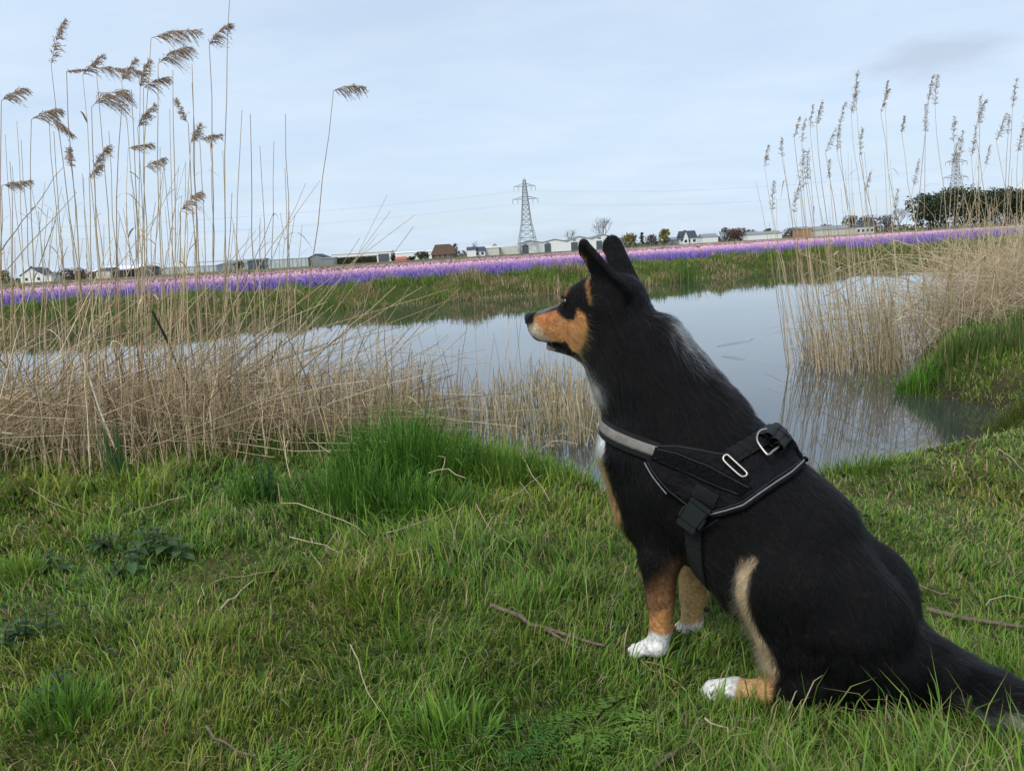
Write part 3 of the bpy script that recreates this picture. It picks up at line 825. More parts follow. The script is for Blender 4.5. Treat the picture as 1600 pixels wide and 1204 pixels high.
# -- lattice pylons and their cables
def pylon(u, vb, vt, y, wb, label, arms, yaw=0.0, lattice=True):
    x = px_x(u, vb, y); z = fz(x, y) - .1
    H = at_y(u, vt, y).z - z
    e = empty('pylon', (x, y, z), label, 'pylon', 'lattice pylons of the power line')
    ca, sa = math.cos(yaw), math.sin(yaw)
    L = lambda a, b, c: (x + a * ca - b * sa, y + a * sa + b * ca, z + c)
    def half(t):                     # half width at height fraction t
        return wb * (.5 - .5 * t / .42 * .56) if t < .42 else wb * (.22 - (t - .42) / .58 * .17)
    R = .085
    for sx, sy in ((1, 1), (1, -1), (-1, -1), (-1, 1)):
        m = MB(); m.tube([L(sx * half(t), sy * half(t), H * t) for t in (0, .2, .42, .7, .97)], R * 1.5, 4); m.build('leg', steel_m, e)
    lev = [0, .11, .21, .30, .38, .45, .52, .585, .645, .70, .75, .80, .845, .885, .92, .97]
    m = MB(); hz = MB()
    for t0, t1 in zip(lev[:-1], lev[1:]):
        a, b = half(t0), half(t1)
        for k in range(4):
            c0 = [(1, 1), (1, -1), (-1, -1), (-1, 1)][k]; c1 = [(1, -1), (-1, -1), (-1, 1), (1, 1)][k]
            m.bar(L(c0[0] * a, c0[1] * a, H * t0), L(c1[0] * b, c1[1] * b, H * t1), R)
            m.bar(L(c1[0] * a, c1[1] * a, H * t0), L(c0[0] * b, c0[1] * b, H * t1), R)
            hz.bar(L(c0[0] * b, c0[1] * b, H * t1), L(c1[0] * b, c1[1] * b, H * t1), R)
    m.build('diagonal_bracing', steel_m, e); hz.build('horizontal_bracing', steel_m, e)
    tips = []
    for t, w in arms:
        a = half(t)
        arm = MB()
        for s in (1, -1):
            tip = L(s * w, 0, H * t)
            for sy in (1, -1):
                arm.bar(L(s * a, sy * a, H * t), tip, R); arm.bar(L(s * a, sy * a, H * (t + .035)), tip, R)
            for f in (.35, .65):
                arm.bar(L(s * (a + (w - a) * f), 0, H * t), L(s * (a + (w - a) * f), 0, H * (t + .035 * (1 - f))), R * .8)
            tips.append(L(s * w, 0, H * t - 2.2)); tips.append(L(s * w * .6, 0, H * t - 2.2))
        ao = arm.build('cross_arm', steel_m, e)
        for s in (1, -1):
            for f in (1, .6):
                q = MB(); q.tube([L(s * w * f, 0, H * t), L(s * w * f, 0, H * t - 1.1), L(s * w * f, 0, H * t - 2.2)], [.09, .15, .09], 5); q.build('insulator', steel_m, ao)
    m = MB(); m.bar(L(0, 0, H * .97), L(0, 0, H * 1.0), R * 1.2); m.build('peak', steel_m, e)
    return e, tips
p1, t1 = pylon(825, 393, 277, 405, 10.8, 'tall lattice pylon standing before the white warehouse', [(.72, 6.6), (.885, 5.6)], yaw=.12)
p2, t2 = pylon(1490, 352, 236, 480, 12, 'second lattice pylon half hidden behind evergreens and reeds', [(.66, 8.2), (.86, 7.2)], yaw=.1)
off3 = Vector((px_x(-330, 420, 400) - px_x(825, 393, 405), -4, .5))
t3 = [tuple(Vector(q) + off3) for q in t1]          # the next pylon stands far outside the picture
cable_m = mk('cable', (.42, .44, .46), rough=.5, var=.05, metal=.4)
for A, B, lab in ((t3, t1, 'sagging cable leaving the %s arm of the nearer pylon to the left'), (t1, t2, 'sagging cable from the %s arm of the nearer pylon to the farther one')):
    for k in range(len(A)):
        a, b = Vector(A[k]), Vector(B[k])
        pts = [a.lerp(b, s) - Vector((0, 0, 4 * 5.5 * s * (1 - s))) for s in np.linspace(0, 1, 25)]
        m = MB(); m.tube(pts, .011, 3)
        tag(m.build('power_cable', cable_m), lab % ('lower' if k < 4 else 'upper'), 'cable', 'power cables of the %s arm, %s' % ('lower' if k < 4 else 'upper', 'left run' if A is t3 else 'right run'))
# ------------------------------------------------------------------ reeds
STRAW = [(.60, .46, .275), (.50, .375, .22), (.70, .57, .38), (.38, .275, .16)]
plume_l = mk('reed_plume_dark', (.70, .58, .47), rough=.8, var=.25, scale=60, transl=.55, spec=.1)
plume_r = mk('reed_plume_pale', (.66, .53, .39), rough=.8, var=.25, scale=60, transl=.55, spec=.1)
def stem_curve(b, t, bow, k=9, side=None):
    b, t = Vector(b), Vector(t)
    s = np.linspace(0, 1, k)
    c = b.lerp(t, .55) + Vector((b.x - t.x, b.y - t.y, 0)) * bow + (side or Vector())
    P = np.array([((1 - u) ** 2) * b + 2 * u * (1 - u) * c + u * u * t for u in s])
    P[1:-1, :2] += rng.normal(0, .004, (k - 2, 2))
    return P
def plume_mesh(L, d0, nod, n=62, slim=.35, seed=0, fine=1.0):
    """a reed panicle in local coordinates: a nodding axis with hair-thin drooping side branches"""
    r = np.random.default_rng(seed)
    d0 = np.array(d0, float) / np.linalg.norm(d0)
    nodv = np.array([nod[0], nod[1], nod[2]])
    s = np.linspace(0, 1, 12)[:, None]
    ax = L * (d0 * s + nodv * s ** 2 * .5)
    m = MB()
    m.tube(ax, np.linspace(.0016, .0006, 12) * fine, 3)
    for i in range(n):
        t = r.uniform(.02, 1) ** .9
        k = t * 11; i0 = int(min(k, 10)); p = ax[i0] + (ax[i0 + 1] - ax[i0]) * (k - i0)
        tan = unit(ax[i0 + 1] - ax[i0])
        out = unit(r.normal(0, 1, 3) + nodv * .9)
        l = L * slim * r.uniform(.55, 1.2) * (1 - .65 * t) * (.55 + .45 * min(1, t * 6))
        d = unit(tan * 1.25 + out * .75)
        q = np.linspace(0, 1, 6)[:, None]
        P = p + l * (d * q + (nodv * r.uniform(.1, .6) + np.array([0, 0, -r.uniform(.35, .85)])) * q ** 2)
        P[1:-1] += r.normal(0, l * .02, (4, 3))
        wdt = r.uniform(.0009, .0019) * fine
        m.tube(P, np.array([.4, 1.0, 1.25, 1.1, .8, .15]) * wdt, 3)
        for jj in range(3):          # spikelets
            f = r.uniform(.3, .95); kk = f * 5; a0 = int(min(kk, 4)); pp = P[a0] + (P[a0 + 1] - P[a0]) * (kk - a0)
            dd = unit(d + r.normal(0, .5, 3) + np.array([0, 0, -.3])); ll = r.uniform(.008, .017) * fine
            m.tube([pp, pp + dd * ll * .5, pp + dd * ll], [.0005 * fine, .0013 * fine, .0002], 3)
    return m.mesh('plume', True)
def dry_leaf(P, t, L, az, drop, w=.007):
    i = int(t * (len(P) - 1)); p = P[i]
    q = np.linspace(0, 1, 7)[:, None]
    d = np.array([math.cos(az), math.sin(az), 0])
    C = p + L * (d * q * .8 + np.array([0, 0, 1]) * (q * .8 - drop * q ** 2))
    s = np.array([-d[1], d[0], 0]); ww = (w * np.array([.5, 1, 1, .9, .7, .4, .05]))[:, None]
    V = np.stack([C - s * ww, C + s * ww + np.array([0, 0, .001])], 1).reshape(-1, 3)
    return V, [(2 * k, 2 * k + 1, 2 * k + 3, 2 * k + 2) for k in range(6)]
NREED = [0]
def reed(base, tip, bow, label, group, plume=None, pm=plume_l, r0=.0030, leaves=1, side=None):
    NREED[0] += 1
    P = stem_curve(base, tip, bow, 9, side)
    e = empty('reed_stalk', tuple(P[0]), label, 'reed', group)
    c = palette(1, STRAW, [3, 3, 1, 1.5])[0]
    m = MB(); m.tube(P, np.linspace(r0, r0 * .38, 9), 5, c)
    o = m.build('stem', straw_m, e, True)
    for k in range(leaves):
        V, Q = dry_leaf(P, rng.uniform(.35, .95), rng.uniform(.10, .28), rng.normal(0, .9), rng.uniform(.5, 1.5), rng.uniform(.0025, .005))
        m = MB(); m.add(V, Q, None, palette(1, STRAW, [2, 2, 2, 1])[0]); m.build('leaf', straw_m, e, True)
    if plume:
        o = bpy.data.objects.new('plume', plume); COL.objects.link(o)
        if not plume.materials: plume.materials.append(pm)
        o.parent = e; o.location = Vector(P[-1]) - Vector(P[0])
    return e

# --- left stand: the stalks one can pick out, by tip, foot and plume
def pv(du, dv, y):                 # a picture-plane vector at distance y, as a direction with a little depth
    d = RC @ Vector((du, -dv, 0)); return Vector((d.x, d.y + rng.normal(0, 8), d.z)) * (y / FPX)
LEFT = [  # tip u, v, foot u, distance, plume (du, dv, nod), label
    (80, 103, 152, 3.9, (10, -66, .35, .30), 'tall reed with a narrow upright plume, first high one from the left'),
    (143, 168, 180, 3.6, (26, -42, 1.0, .80), 'reed with the largest dark plume drooping to the right'),
    (129, 118, 165, 4.2, (24, -28, .6, .5), 'reed with a short bent plume just above the largest plume'),
    (150, 106, 200, 4.3, (52, -2, .5, .42), 'reed whose long dark plume arches sideways over the largest one'),
    (190, 128, 250, 4.4, (14, -32, .5, .45), 'reed with small plume at the right tip of the arching one'),
    (49, 187, 60, 4.0, (30, -24, .7, .6), 'reed with a brown plume nodding right, lower left of the high ones'),
    (76, 178, 128, 4.3, (24, 24, .2, .5), 'reed with thin plume hanging down to the right, below the first high one'),
    (236, 60, 222, 4.1, (50, -24, .6, .55), 'reed with high wispy plume sweeping right, highest of the middle'),
    (247, 100, 262, 3.9, (28, -38, .8, .6), 'reed with bushy plume directly below the highest middle one'),
    (219, 138, 208, 4.2, (10, -38, .5, .5), 'reed with upright plume left of the two high middle ones'),
    (224, 138, 236, 4.4, (28, -20, .7, .6), 'reed with ragged plume bent right beside the upright one'),
    (215, 200, 246, 4.0, (14, -34, .4, .5), 'reed with small loose plume in the middle of the stand'),
    (327, 72, 330, 4.0, (12, -38, .8, .5), 'reed with compact high plume, alone at the right of the stand'),
    (294, 193, 318, 4.1, (-18, -34, .1, .4), 'reed with a plume leaning left under the compact high one'),
    (298, 225, 286, 3.9, (10, -30, .5, .6), 'reed with a loose grey plume right of the middle'),
    (312, 217, 330, 4.3, (26, -6, .3, .5), 'reed with a thin plume pointing right beside the loose grey one'),
    (521, 142, 452, 4.1, (26, -22, .9, .5), 'single curved reed with nodding plume, rightmost of the stand'),
    (200, 232, 208, 4.3, (28, -10, .5, .5), 'reed with faint flat plume at middle height'),
    (146, 262, 196, 4.1, (12, -36, .3, .45), 'reed with a full plume low in the left half'),
    (112, 266, 140, 4.2, (-10, -34, .2, .45), 'reed with a dark plume leaning left, low in the left half'),
    (139, 278, 160, 4.0, (6, -22, .3, .5), 'reed with a short plume just under the full low one'),
    (281, 332, 268, 3.9, (24, -36, .6, .55), 'lowest plumed reed, its plume over the flower strip'),
    (226, 262, 232, 4.4, (26, -18, .5, .5), 'reed with pale ragged plume right of the full low one'),
    (2, 158, 12, 3.8, (22, -26, .7, .6), 'reed with wide plume cut by the left picture edge, upper'),
    (2, 290, 10, 3.9, (22, -12, .6, .5), 'reed with thin plume cut by the left picture edge, lower'),
    (360, -24, 352, 3.7, None, 'tallest bare reed reaching out of the top of the picture'),
    (104, 112, 150, 4.2, (18, -6, .6, .2), 'reed with a tiny bent tip beside the first high plume'),
]
pm_cache = 0
for (u, v, ub, y, pl, lab) in LEFT:
    b = at_y(ub, 700, y); b.z = WZ if shore(b.x, b.y)[0] < 0 else gz(b.x, b.y) - .02
    yt = y + rng.uniform(-.1, .25); t = at_y(u, v, yt)
    plm = None
    if pl:
        d = pv(pl[0], pl[1], yt); L = d.length * 1.12
        plm = plume_mesh(L, d, (pl[2] * rng.uniform(.3, .65), rng.normal(0, .15), -pl[2] * rng.uniform(.35, .8)), int(30 + 64 * min(1, L / .2)), pl[3] * .95, int(u * 7 + v), 1.0)
    reed(b, t, rng.uniform(-.15, .25), lab, 'tall plumed reeds of the left stand', plm, plume_l, rng.uniform(.0036, .0048), int(rng.integers(0, 3)))
# bare stalks of the left stand
bare = [(378, 172, 372), (391, 178, 402), (446, 178, 460), (406, 228, 424), (428, 220, 415), (445, 262, 452), (300, 100, 318), (290, 255, 300), (348, 235, 335), (26, 190, 30), (60, 330, 70),
        (170, 205, 200), (300, 130, 322), (270, 110, 280), (8, 210, 4), (205, 140, 225), (190, 170, 180), (330, 260, 340), (250, 230, 262), (33, 218, 52), (84, 205, 112), (265, 170, 255)]
for (u, v, ub) in bare:
    y = rng.uniform(3.6, 4.5); b = at_y(ub, 700, y); b.z = max(gz(b.x, b.y), WZ) - .02
    reed(b, at_y(u, v, y + rng.uniform(0, .2)), rng.uniform(-.2, .2), 'tall bare reed stalk without plume in the left stand', 'bare stalks of the left stand', None, plume_l, rng.uniform(.0032, .0044), int(rng.random() < .5))
for k in range(104):
    ub = rng.uniform(-40, 390) if k < 94 else rng.uniform(380, 480)
    y = rng.uniform(3.3, 4.7); v = rng.uniform(250, 440) if ub < 330 else rng.uniform(330, 440)
    b = at_y(ub, 700, y); b.z = max(gz(b.x, b.y), WZ) - .02
    u = ub + rng.normal(-8, 36)
    reed(b, at_y(u, v, y + rng.uniform(-.1, .3)), rng.uniform(-.5, .6), 'tall bare reed stalk without plume in the left stand', 'bare stalks of the left stand', None, plume_l, rng.uniform(.0023, .0035), int(rng.random() < .6))
# leaning stalks that cross the stand towards the right
lean = [(200, 590, 400, 360, 3.6), (310, 560, 500, 282, 3.9), (330, 600, 478, 285, 3.9), (380, 600, 562, 372, 4.0), (360, 560, 648, 336, 4.3), (400, 590, 590, 366, 4.2), (0, 395, 98, 262, 4.0), (-30, 470, 120, 300, 4.2), (160, 620, 330, 430, 3.8),
        (420, 620, 610, 330, 4.4), (60, 560, 250, 330, 4.3), (300, 640, 520, 420, 3.9), (420, 600, 660, 448, 4.3), (440, 570, 720, 462, 4.5), (100, 600, 280, 260, 4.1), (330, 560, 700, 452, 4.2), (210, 620, 412, 358, 4.4), (-20, 560, 60, 420, 3.8)]
for (ub, vb, ut, vt, y) in lean:
    reed(at_y(ub, vb, y), at_y(ut, vt, y + .3), rng.uniform(-.1, .1), 'leaning dry stalk slanting up to the right across the left stand', 'leaning stalks of the left stand', None, plume_l, .0032, 0, Vector((0, 0, -.02)))
# the dark broken stick and other single stalks
def single(pts, r, mat, name, label, cat, col=None, sides=5, kids=None):
    m = MB(); m.tube(pts, r, sides, col); o = m.build(name, mat, None, True)
    tag(o, label, cat); return o
darkstick_m = mk('dark_wet_stick', (.045, .038, .032), rough=.7, var=.25, scale=30)
a, b = at_y(238, 486, 3.6), at_y(281, 580, 3.7)
single([a, a.lerp(b, .5) + Vector((.006, 0, .004)), b, b + (b - a) * .5], [.006, .0075, .0055, .005], darkstick_m, 'broken_stick', 'dark broken stick slanting among the left reeds', 'stick')
a, b = at_y(440, 532, 4.1), at_y(414, 580, 4.0)
single([a, b, b + (b - a) * .6], [.005, .006, .005], darkstick_m, 'broken_stick', 'short dark stick above the reed stubble, right of the stand', 'stick')
a, b = at_y(130, 560, 3.3), at_y(180, 700, 3.2)
single([a, a.lerp(b, .6) + Vector((-.01, 0, .01)), b, b + (b - a) * .25], [.003, .005, .004, .004], mk('bleached_stick', (.62, .54, .40), var=.1), 'bleached_stalk', 'thick bleached stalk bent through the left reed litter', 'stalk')
a = at_y(472, 352, 4.0); b = at_y(455, 560, 4.0)
reed(b, a, .05, 'dark stalk with a folded leaf tip at the right end of the left stand', 'single odd stalks', None, plume_l, .003, 1)
# two pairs of stalks with curled tips in front of the water
for k, (ut, vt, ub, vb) in enumerate([(590, 500, 600, 690), (612, 512, 618, 700), (583, 505, 612, 640), (600, 470, 606, 640)]):
    y = 3.9; b = at_y(ub, vb, y)
    reed(b, at_y(ut, vt, y), .1, 'pale stalk with curled leaf rising in front of the water, centre left', 'pale stalks centre left', None, plume_l, .0034, 2)

# --- litter of broken reeds (uncountable)
def litter(name, n, sample, length, tilt, colw, label, r=(.0014, .0032), azmu=0.0, azsd=3.0, zoff=0.0, sides=3, group=None, green=0.0):
    P = sample(n); n = len(P)
    z = np.maximum(height(P[:, 0], P[:, 1]), WZ - .03) + zoff * rng.random(n)
    L = length(n, P); th = tilt(n, P); az = rng.normal(azmu, azsd, n)
    d = np.stack([np.sin(th) * np.cos(az), np.sin(th) * np.sin(az), np.cos(th)], 1)
    kk = rng.random(n) < .38                       # snapped stalks bend over
    q = np.linspace(0, 1, 5)[None, :, None]
    C = np.concatenate([P[:, :2], z[:, None]], 1)[:, None, :] + d[:, None, :] * L[:, None, None] * q
    sag = (rng.uniform(0, .35, n) * np.where(kk, 2.2, .35) * L)[:, None] * (q[..., 0] ** 2.2)
    C[:, :, 2] -= sag; C[:, :, 0] += sag * .5 * np.cos(az)[:, None]; C[:, :, 1] += sag * .5 * np.sin(az)[:, None]
    C += rng.normal(0, .006, C.shape) * q
    C[:, :, 2] = np.maximum(C[:, :, 2], np.maximum(z[:, None] - .02, WZ - .03))
    R = rng.uniform(*r, n)[:, None] * np.linspace(1, .7, 5)[None, :]
    c = palette(n, STRAW + [(.20, .145, .085), (.76, .65, .46)], colw, .2)
    V, Q, CC = tubes(C, R, sides, c)
    if green:
        t = np.repeat(np.tile(np.linspace(0, 1, 5), n), sides)[:, None]
        gcol = np.array([.13, .17, .05]); f = green * (1 - np.abs(t - .45) * 1.6).clip(0, 1) * np.repeat(rng.random(n), 5 * sides)[:, None]
        CC = CC * (1 - f) + gcol * f
    o = link(name, np_mesh(name, V, [Q], CC), straw_m)
    tag(o, label, 'dead reeds', group, 'stuff')
def region(poly, dens=None):
    A = np.array(poly)
    def f(n):
        out = np.zeros((0, 2))
        while len(out) < n:
            p = rng.uniform(A.min(0), A.max(0), (n * 2, 2))
            ins = np.zeros(len(p), bool)
            for i in range(len(A)):
                ax, ay = A[i]; bx, by = A[(i + 1) % len(A)]
                ins ^= ((ay > p[:, 1]) != (by > p[:, 1])) & (p[:, 0] < (bx - ax) * (p[:, 1] - ay) / ((by - ay) or 1e-9) + ax)
            if dens is not None: ins &= rng.random(len(p)) < dens(p)
            out = np.concatenate([out, p[ins]])
        return out[:n]
    return f
W2 = lambda u, v, z=0.0: (at_z(u, v, z).x, at_z(u, v, z).y)
LZ = [(-4.6, 3.1), (-2.0, 3.15), (-1.3, 3.1), (-.75, 3.25), (-.55, 3.6), (-.35, 4.2), (-.3, 4.9), (-1.2, 5.0), (-2.6, 5.2), (-5.6, 5.6)]
LH = [(-4.6, 3.1), (-2.0, 3.15), (-1.5, 3.2), (-1.0, 3.6), (-.8, 4.2), (-1.0, 4.9), (-1.6, 5.0), (-2.6, 5.2), (-5.6, 5.6)]
clump = lambda s, k=2.2: (lambda p: .25 + .75 * sstep(.35, .65, fbm(p[:, 0] * k, p[:, 1] * k, s)))
litter('reed_litter', 4300, region(LZ, clump(3)), lambda n, P: rng.uniform(.22, .62, n), lambda n, P: np.abs(rng.normal(0, .22, n)), [3, 3, 1.2, 2.5, 2, .6], 'dense upright broken reeds at the left water edge', azsd=3, group='dead reeds of the left stand')
litter('reed_litter', 1600, region(LH, clump(8)), lambda n, P: rng.uniform(.35, 1.0, n), lambda n, P: rng.uniform(.9, 1.65, n), [3, 3, 1.5, 2, 1.5, 1], 'tangled fallen reeds lying over the left stand', azmu=.2, azsd=.8, zoff=.34, group='dead reeds of the left stand')
litter('reed_litter', 560, region(LH), lambda n, P: rng.uniform(.5, 1.25, n), lambda n, P: rng.normal(.8, .25, n).clip(.2, 1.3), [3, 3, 1.5, 2, 1, .6], 'reeds leaning to the right over the water in the left stand', azmu=.25, azsd=.55, zoff=.1, group='dead reeds of the left stand')
litter('reed_litter', 420, region(LH), lambda n, P: rng.uniform(.5, 1.0, n), lambda n, P: np.abs(rng.normal(.25, .15, n)), [3, 3, 1.5, 2, 1, .6], 'half height standing reeds in the left stand', azmu=.3, azsd=1.2, group='dead reeds of the left stand')
SZ = [(-1.0, 4.3), (-.5, 4.15), (0, 4.0), (.5, 4.1), (.85, 4.5), (.78, 5.3), (.2, 5.75), (-.6, 5.5), (-1.2, 5.3)]
litter('reed_stubble', 1300, region(SZ, lambda p: sstep(.40, .62, fbm(p[:, 0] * 3.1, p[:, 1] * 2.4, 51)) + .04), lambda n, P: rng.uniform(.12, .40, n), lambda n, P: np.abs(rng.normal(0, .12, n)), [3, 2, 3, .6, .4, 1.5], 'short cut reed stubble standing in the water left of the dog', azsd=3, green=.85, r=(.0018, .0036))
litter('reed_stubble', 60, region(SZ), lambda n, P: rng.uniform(.5, .85, n), lambda n, P: np.abs(rng.normal(.1, .1, n)), [3, 3, 1, 2, 1, .6], 'thin taller reeds rising from the stubble left of the dog', azsd=3, r=(.001, .002))

# --- right stand
RIGHT = [(1195, 262, -24), (1222, 250, -22), (1241, 216, -20), (1253, 226, -24), (1276, 196, -24), (1266, 205, -25), (1311, 200, -24), (1338, 166, -34), (1330, 180, -28), (1383, 160, -20), (1376, 178, -24), (1409, 210, -18),
         (1461, 166, -40), (1451, 158, -26), (1446, 208, -34), (1491, 226, -30), (1523, 206, -32), (1531, 194, -28), (1557, 222, -30), (1575, 215, -22), (1582, 170, -28), (1540, 260, -20), (1207, 330, -46), (1240, 336, -36), (1256, 300, -44), (1262, 282, -40),
         (1308, 240, -28), (1343, 245, -26), (1297, 282, -20), (1427, 292, -28), (1398, 340, -30), (1487, 262, -36), (1499, 250, -30), (1518, 246, -30), (1590, 240, -26), (1600, 205, -26), (1352, 300, -20), (1290, 240, -24)]
def rbase(ub, y):
    b = at_y(ub, 575, y); b.z = max(gz(b.x, b.y), WZ) - .02; return b
shared = [plume_mesh(.24, (rng.normal(.02, .06), rng.normal(0, .05), 1), (.12, .0, -.06), 66, .30, 300 + k, .85) for k in range(8)]
ORD = 'leftmost second third fourth fifth sixth seventh eighth ninth tenth eleventh twelfth thirteenth fourteenth fifteenth sixteenth seventeenth eighteenth nineteenth twentieth twenty-first twenty-second twenty-third twenty-fourth twenty-fifth twenty-sixth twenty-seventh twenty-eighth twenty-ninth thirtieth'.split()
RIGHT.sort()
hi_ = [k for k in range(len(RIGHT)) if RIGHT[k][1] < 213]
RLAB = {}
for grp, nm in ((hi_, 'taller'), ([k for k in range(len(RIGHT)) if k not in hi_], 'shorter')):
    for j, k in enumerate(grp):
        RLAB[k] = 'pale plumed reed, %s from the left among the %s ones of the right stand' % (ORD[j], nm) if j else 'leftmost pale plumed reed among the %s ones of the right stand' % nm
for k, (u, v, du) in enumerate(RIGHT):
    y = rng.uniform(5.9, 6.9) if u < 1420 else rng.uniform(6.3, 7.2)
    ub = u + 46 + rng.normal(0, 12) if u < 1420 else u + rng.normal(10, 40)
    pl = shared[k % 8]
    if k % 3 == 0:
        pl = plume_mesh(abs(du) * 1.5 * y / FPX, (rng.normal(.08, .1), rng.normal(0, .1), 1), (.2, 0, -.12), 70, .31, 500 + k, .85)
    elif abs(du) < 26: pl = plume_mesh(abs(du) * 1.6 * y / FPX, (rng.normal(.05, .1), rng.normal(0, .1), 1), (.15, 0, -.1), 54, .30, 500 + k, .85)
    g = 'plumed reeds of the right stand'
    reed(rbase(ub, y), at_y(u, v, y + rng.uniform(-.1, .1)), rng.uniform(-.25, .05), RLAB[k], g, pl, plume_r, rng.uniform(.0036, .0048), int(rng.integers(0, 2)))
for k in range(112):
    ub = float(np.clip(rng.normal(1325, 58), 1232, 1425)) if k < 70 else rng.uniform(1420, 1640)
    y = rng.uniform(5.7, 6.9) if ub < 1420 else rng.uniform(6.0, 7.3)
    v = rng.uniform(230, 480)
    u = ub - rng.uniform(0, 60) * (575 - v) / 330 if ub < 1430 else ub + rng.normal(20, 40)
    reed(rbase(ub, y), at_y(u, v, y + rng.uniform(-.1, .2)), rng.uniform(-.25, .2), 'tall bare pale reed stalk in the right stand', 'bare stalks of the right stand', None, plume_r, rng.uniform(.0022, .0036), int(rng.random() < .5))
for k in range(36):                  # leaning fan at the right picture edge
    ub = rng.uniform(1280, 1560); vb = rng.uniform(440, 540); y = rng.uniform(6.0, 6.9)
    L = rng.uniform(90, 300); a = rng.normal(.72, .18)
    reed(at_y(ub, vb, y), at_y(ub + L * math.cos(a), vb - L * math.sin(a), y + .3), rng.uniform(-.1, .15), 'pale reed stalk leaning far to the right in the right stand', 'leaning stalks of the right stand', None, plume_r, rng.uniform(.0028, .0038), 0)
RW = [(2.5, 5.9), (2.9, 5.7), (3.5, 5.9), (3.5, 6.9), (3.0, 7.0), (2.5, 6.7)]
litter('reed_litter', 520, region(RW, clump(33, 2.6)), lambda n, P: rng.uniform(.25, 1.05, n) * rng.uniform(.4, 1, n), lambda n, P: np.abs(rng.normal(.12, .1, n)), [3, 3, 2, 1, 1, 1], 'upright dead reeds standing in the water at right', azmu=2.9, azsd=1.0, group='dead reeds of the right stand', green=.75)
RB = [(3.5, 5.95), (4.2, 6.1), (5.8, 6.6), (7.0, 7.6), (7.0, 9.2), (5.2, 7.9), (4.2, 7.4), (3.4, 7.0)]
litter('reed_litter', 3400, region(RB, clump(13, 1.4)), lambda n, P: rng.uniform(.35, 1.1, n), lambda n, P: np.abs(rng.normal(.45, .35, n)), [3, 2, 4, .4, .3, 4], 'pale thicket of broken reeds on the right bank', azmu=.3, azsd=1.1, zoff=.15, group='dead reeds of the right stand')
litter('reed_litter', 1400, region(RB), lambda n, P: rng.uniform(.4, 1.1, n), lambda n, P: rng.uniform(.8, 1.6, n), [3, 2, 4, .4, .3, 4], 'fallen reeds hanging over the right bank', azmu=2.6, azsd=1.3, zoff=.5, group='dead reeds of the right stand')

# broken stems drifting on the water right of the dog
drift_m = mk('drifting_reed', (.05, .044, .038), rough=.6, var=.2)
DLAB = ['longest dark reed stem drifting on the water right of the dog neck', 'short kinked tip at the right end of the longest drifting stem', 'drifting stem lying just below the longest one']
for k, (u0, v0, u1, v1) in enumerate([(1120, 541, 1172, 532), (1172, 532, 1178, 528), (1128, 556, 1164, 561)]):
    a, b = at_z(u0, v0, WZ + .004), at_z(u1, v1, WZ + .006)
    single([a, a.lerp(b, .5) + Vector((0, .02, .004)), b], [.0012, .0017, .0008], drift_m, 'drifting_stem', DLAB[k], 'stem')['group'] = 'drifting reed stems'
# ------------------------------------------------------------------ the dog
TH = math.radians(33)
DX = Vector((-math.cos(TH), math.sin(TH), 0)); DY = Vector((-math.sin(TH), -math.cos(TH), 0))
q = at_z(1030, 1022, 0.0)
DO = q - DY * .075; DO.z = gz(DO.x, DO.y) - .004
DM = Matrix(((DX.x, DY.x, 0, DO.x), (DX.y, DY.y, 0, DO.y), (0, 0, 1, DO.z), (0, 0, 0, 1)))
DI = DM.inverted()
def M(u, v, off=0.0):
    """local point of the dog on the sagittal plane moved `off` to its left side"""
    d = ray(u, v)
    t = (off - (EYE - DO).dot(DY)) / d.dot(DY)
    return DI @ (EYE + d * t)
def pxm(p): return ((DM @ p) - EYE).length / FPX        # metres per pixel there
PR = []
def prim(a, b=None, w=1.0, k=.022, hair=.02, mir=False, flow=None):
    """tapered rounded limb: a, b = (u, v, off, radius in px); w squashes it sideways"""
    pa = M(*a[:3]); ra = a[3] * pxm(pa)
    if b is None: pb, rb = pa + Vector((1e-4, 0, 0)), ra
    else: pb = M(*b[:3]); rb = b[3] * pxm(pb)
    fl = flow or (pb - pa).normalized()
    PR.append((np.array(pa), np.array(pb), ra, rb, w, k, hair, np.array(fl)))
    if mir:
        f = np.array([1, -1, 1.])
        PR.append((np.array(pa) * f, np.array(pb) * f, ra, rb, w, k, hair, np.array(fl) * f))
BACK = (M(1345, 985) - M(1085, 725)).normalized()
# head
prim((938, 480, 0, 47), w=.95, hair=.010, flow=Vector((-.9, 0, .1)))
prim((909, 473, 0, 29), (935, 470, 0, 36), w=1.0, hair=.007)
prim((925, 516, .012, 33), w=.95, hair=.012, mir=True, flow=Vector((-.9, 0, -.2)))
prim((841, 505, 0, 18.5), (895, 501, 0, 31), w=.92, k=.012, hair=.0045)
prim((846, 517, 0, 17), (893, 522, 0, 25), w=.90, k=.012, hair=.005)
prim((858, 541, 0, 6), (905, 540, 0, 20), w=1.0, k=.006, hair=.005)
prim((886, 466, .028, 9), (900, 462, .026, 11), k=.012, hair=.006, mir=True)          # brow
prim((972, 464, 0, 35), w=1.0, k=.03, hair=.012, flow=Vector((-.9, 0, -.3)))
# neck
prim((962, 506, 0, 58), (1056, 655, 0, 87), w=.82, k=.03, hair=.046)
prim((938, 543, 0, 33), (1003, 650, 0, 50), w=.85, k=.03, hair=.046)
prim((1034, 524, 0, 28), (1124, 642, 0, 32), w=1.0, k=.03, hair=.034)
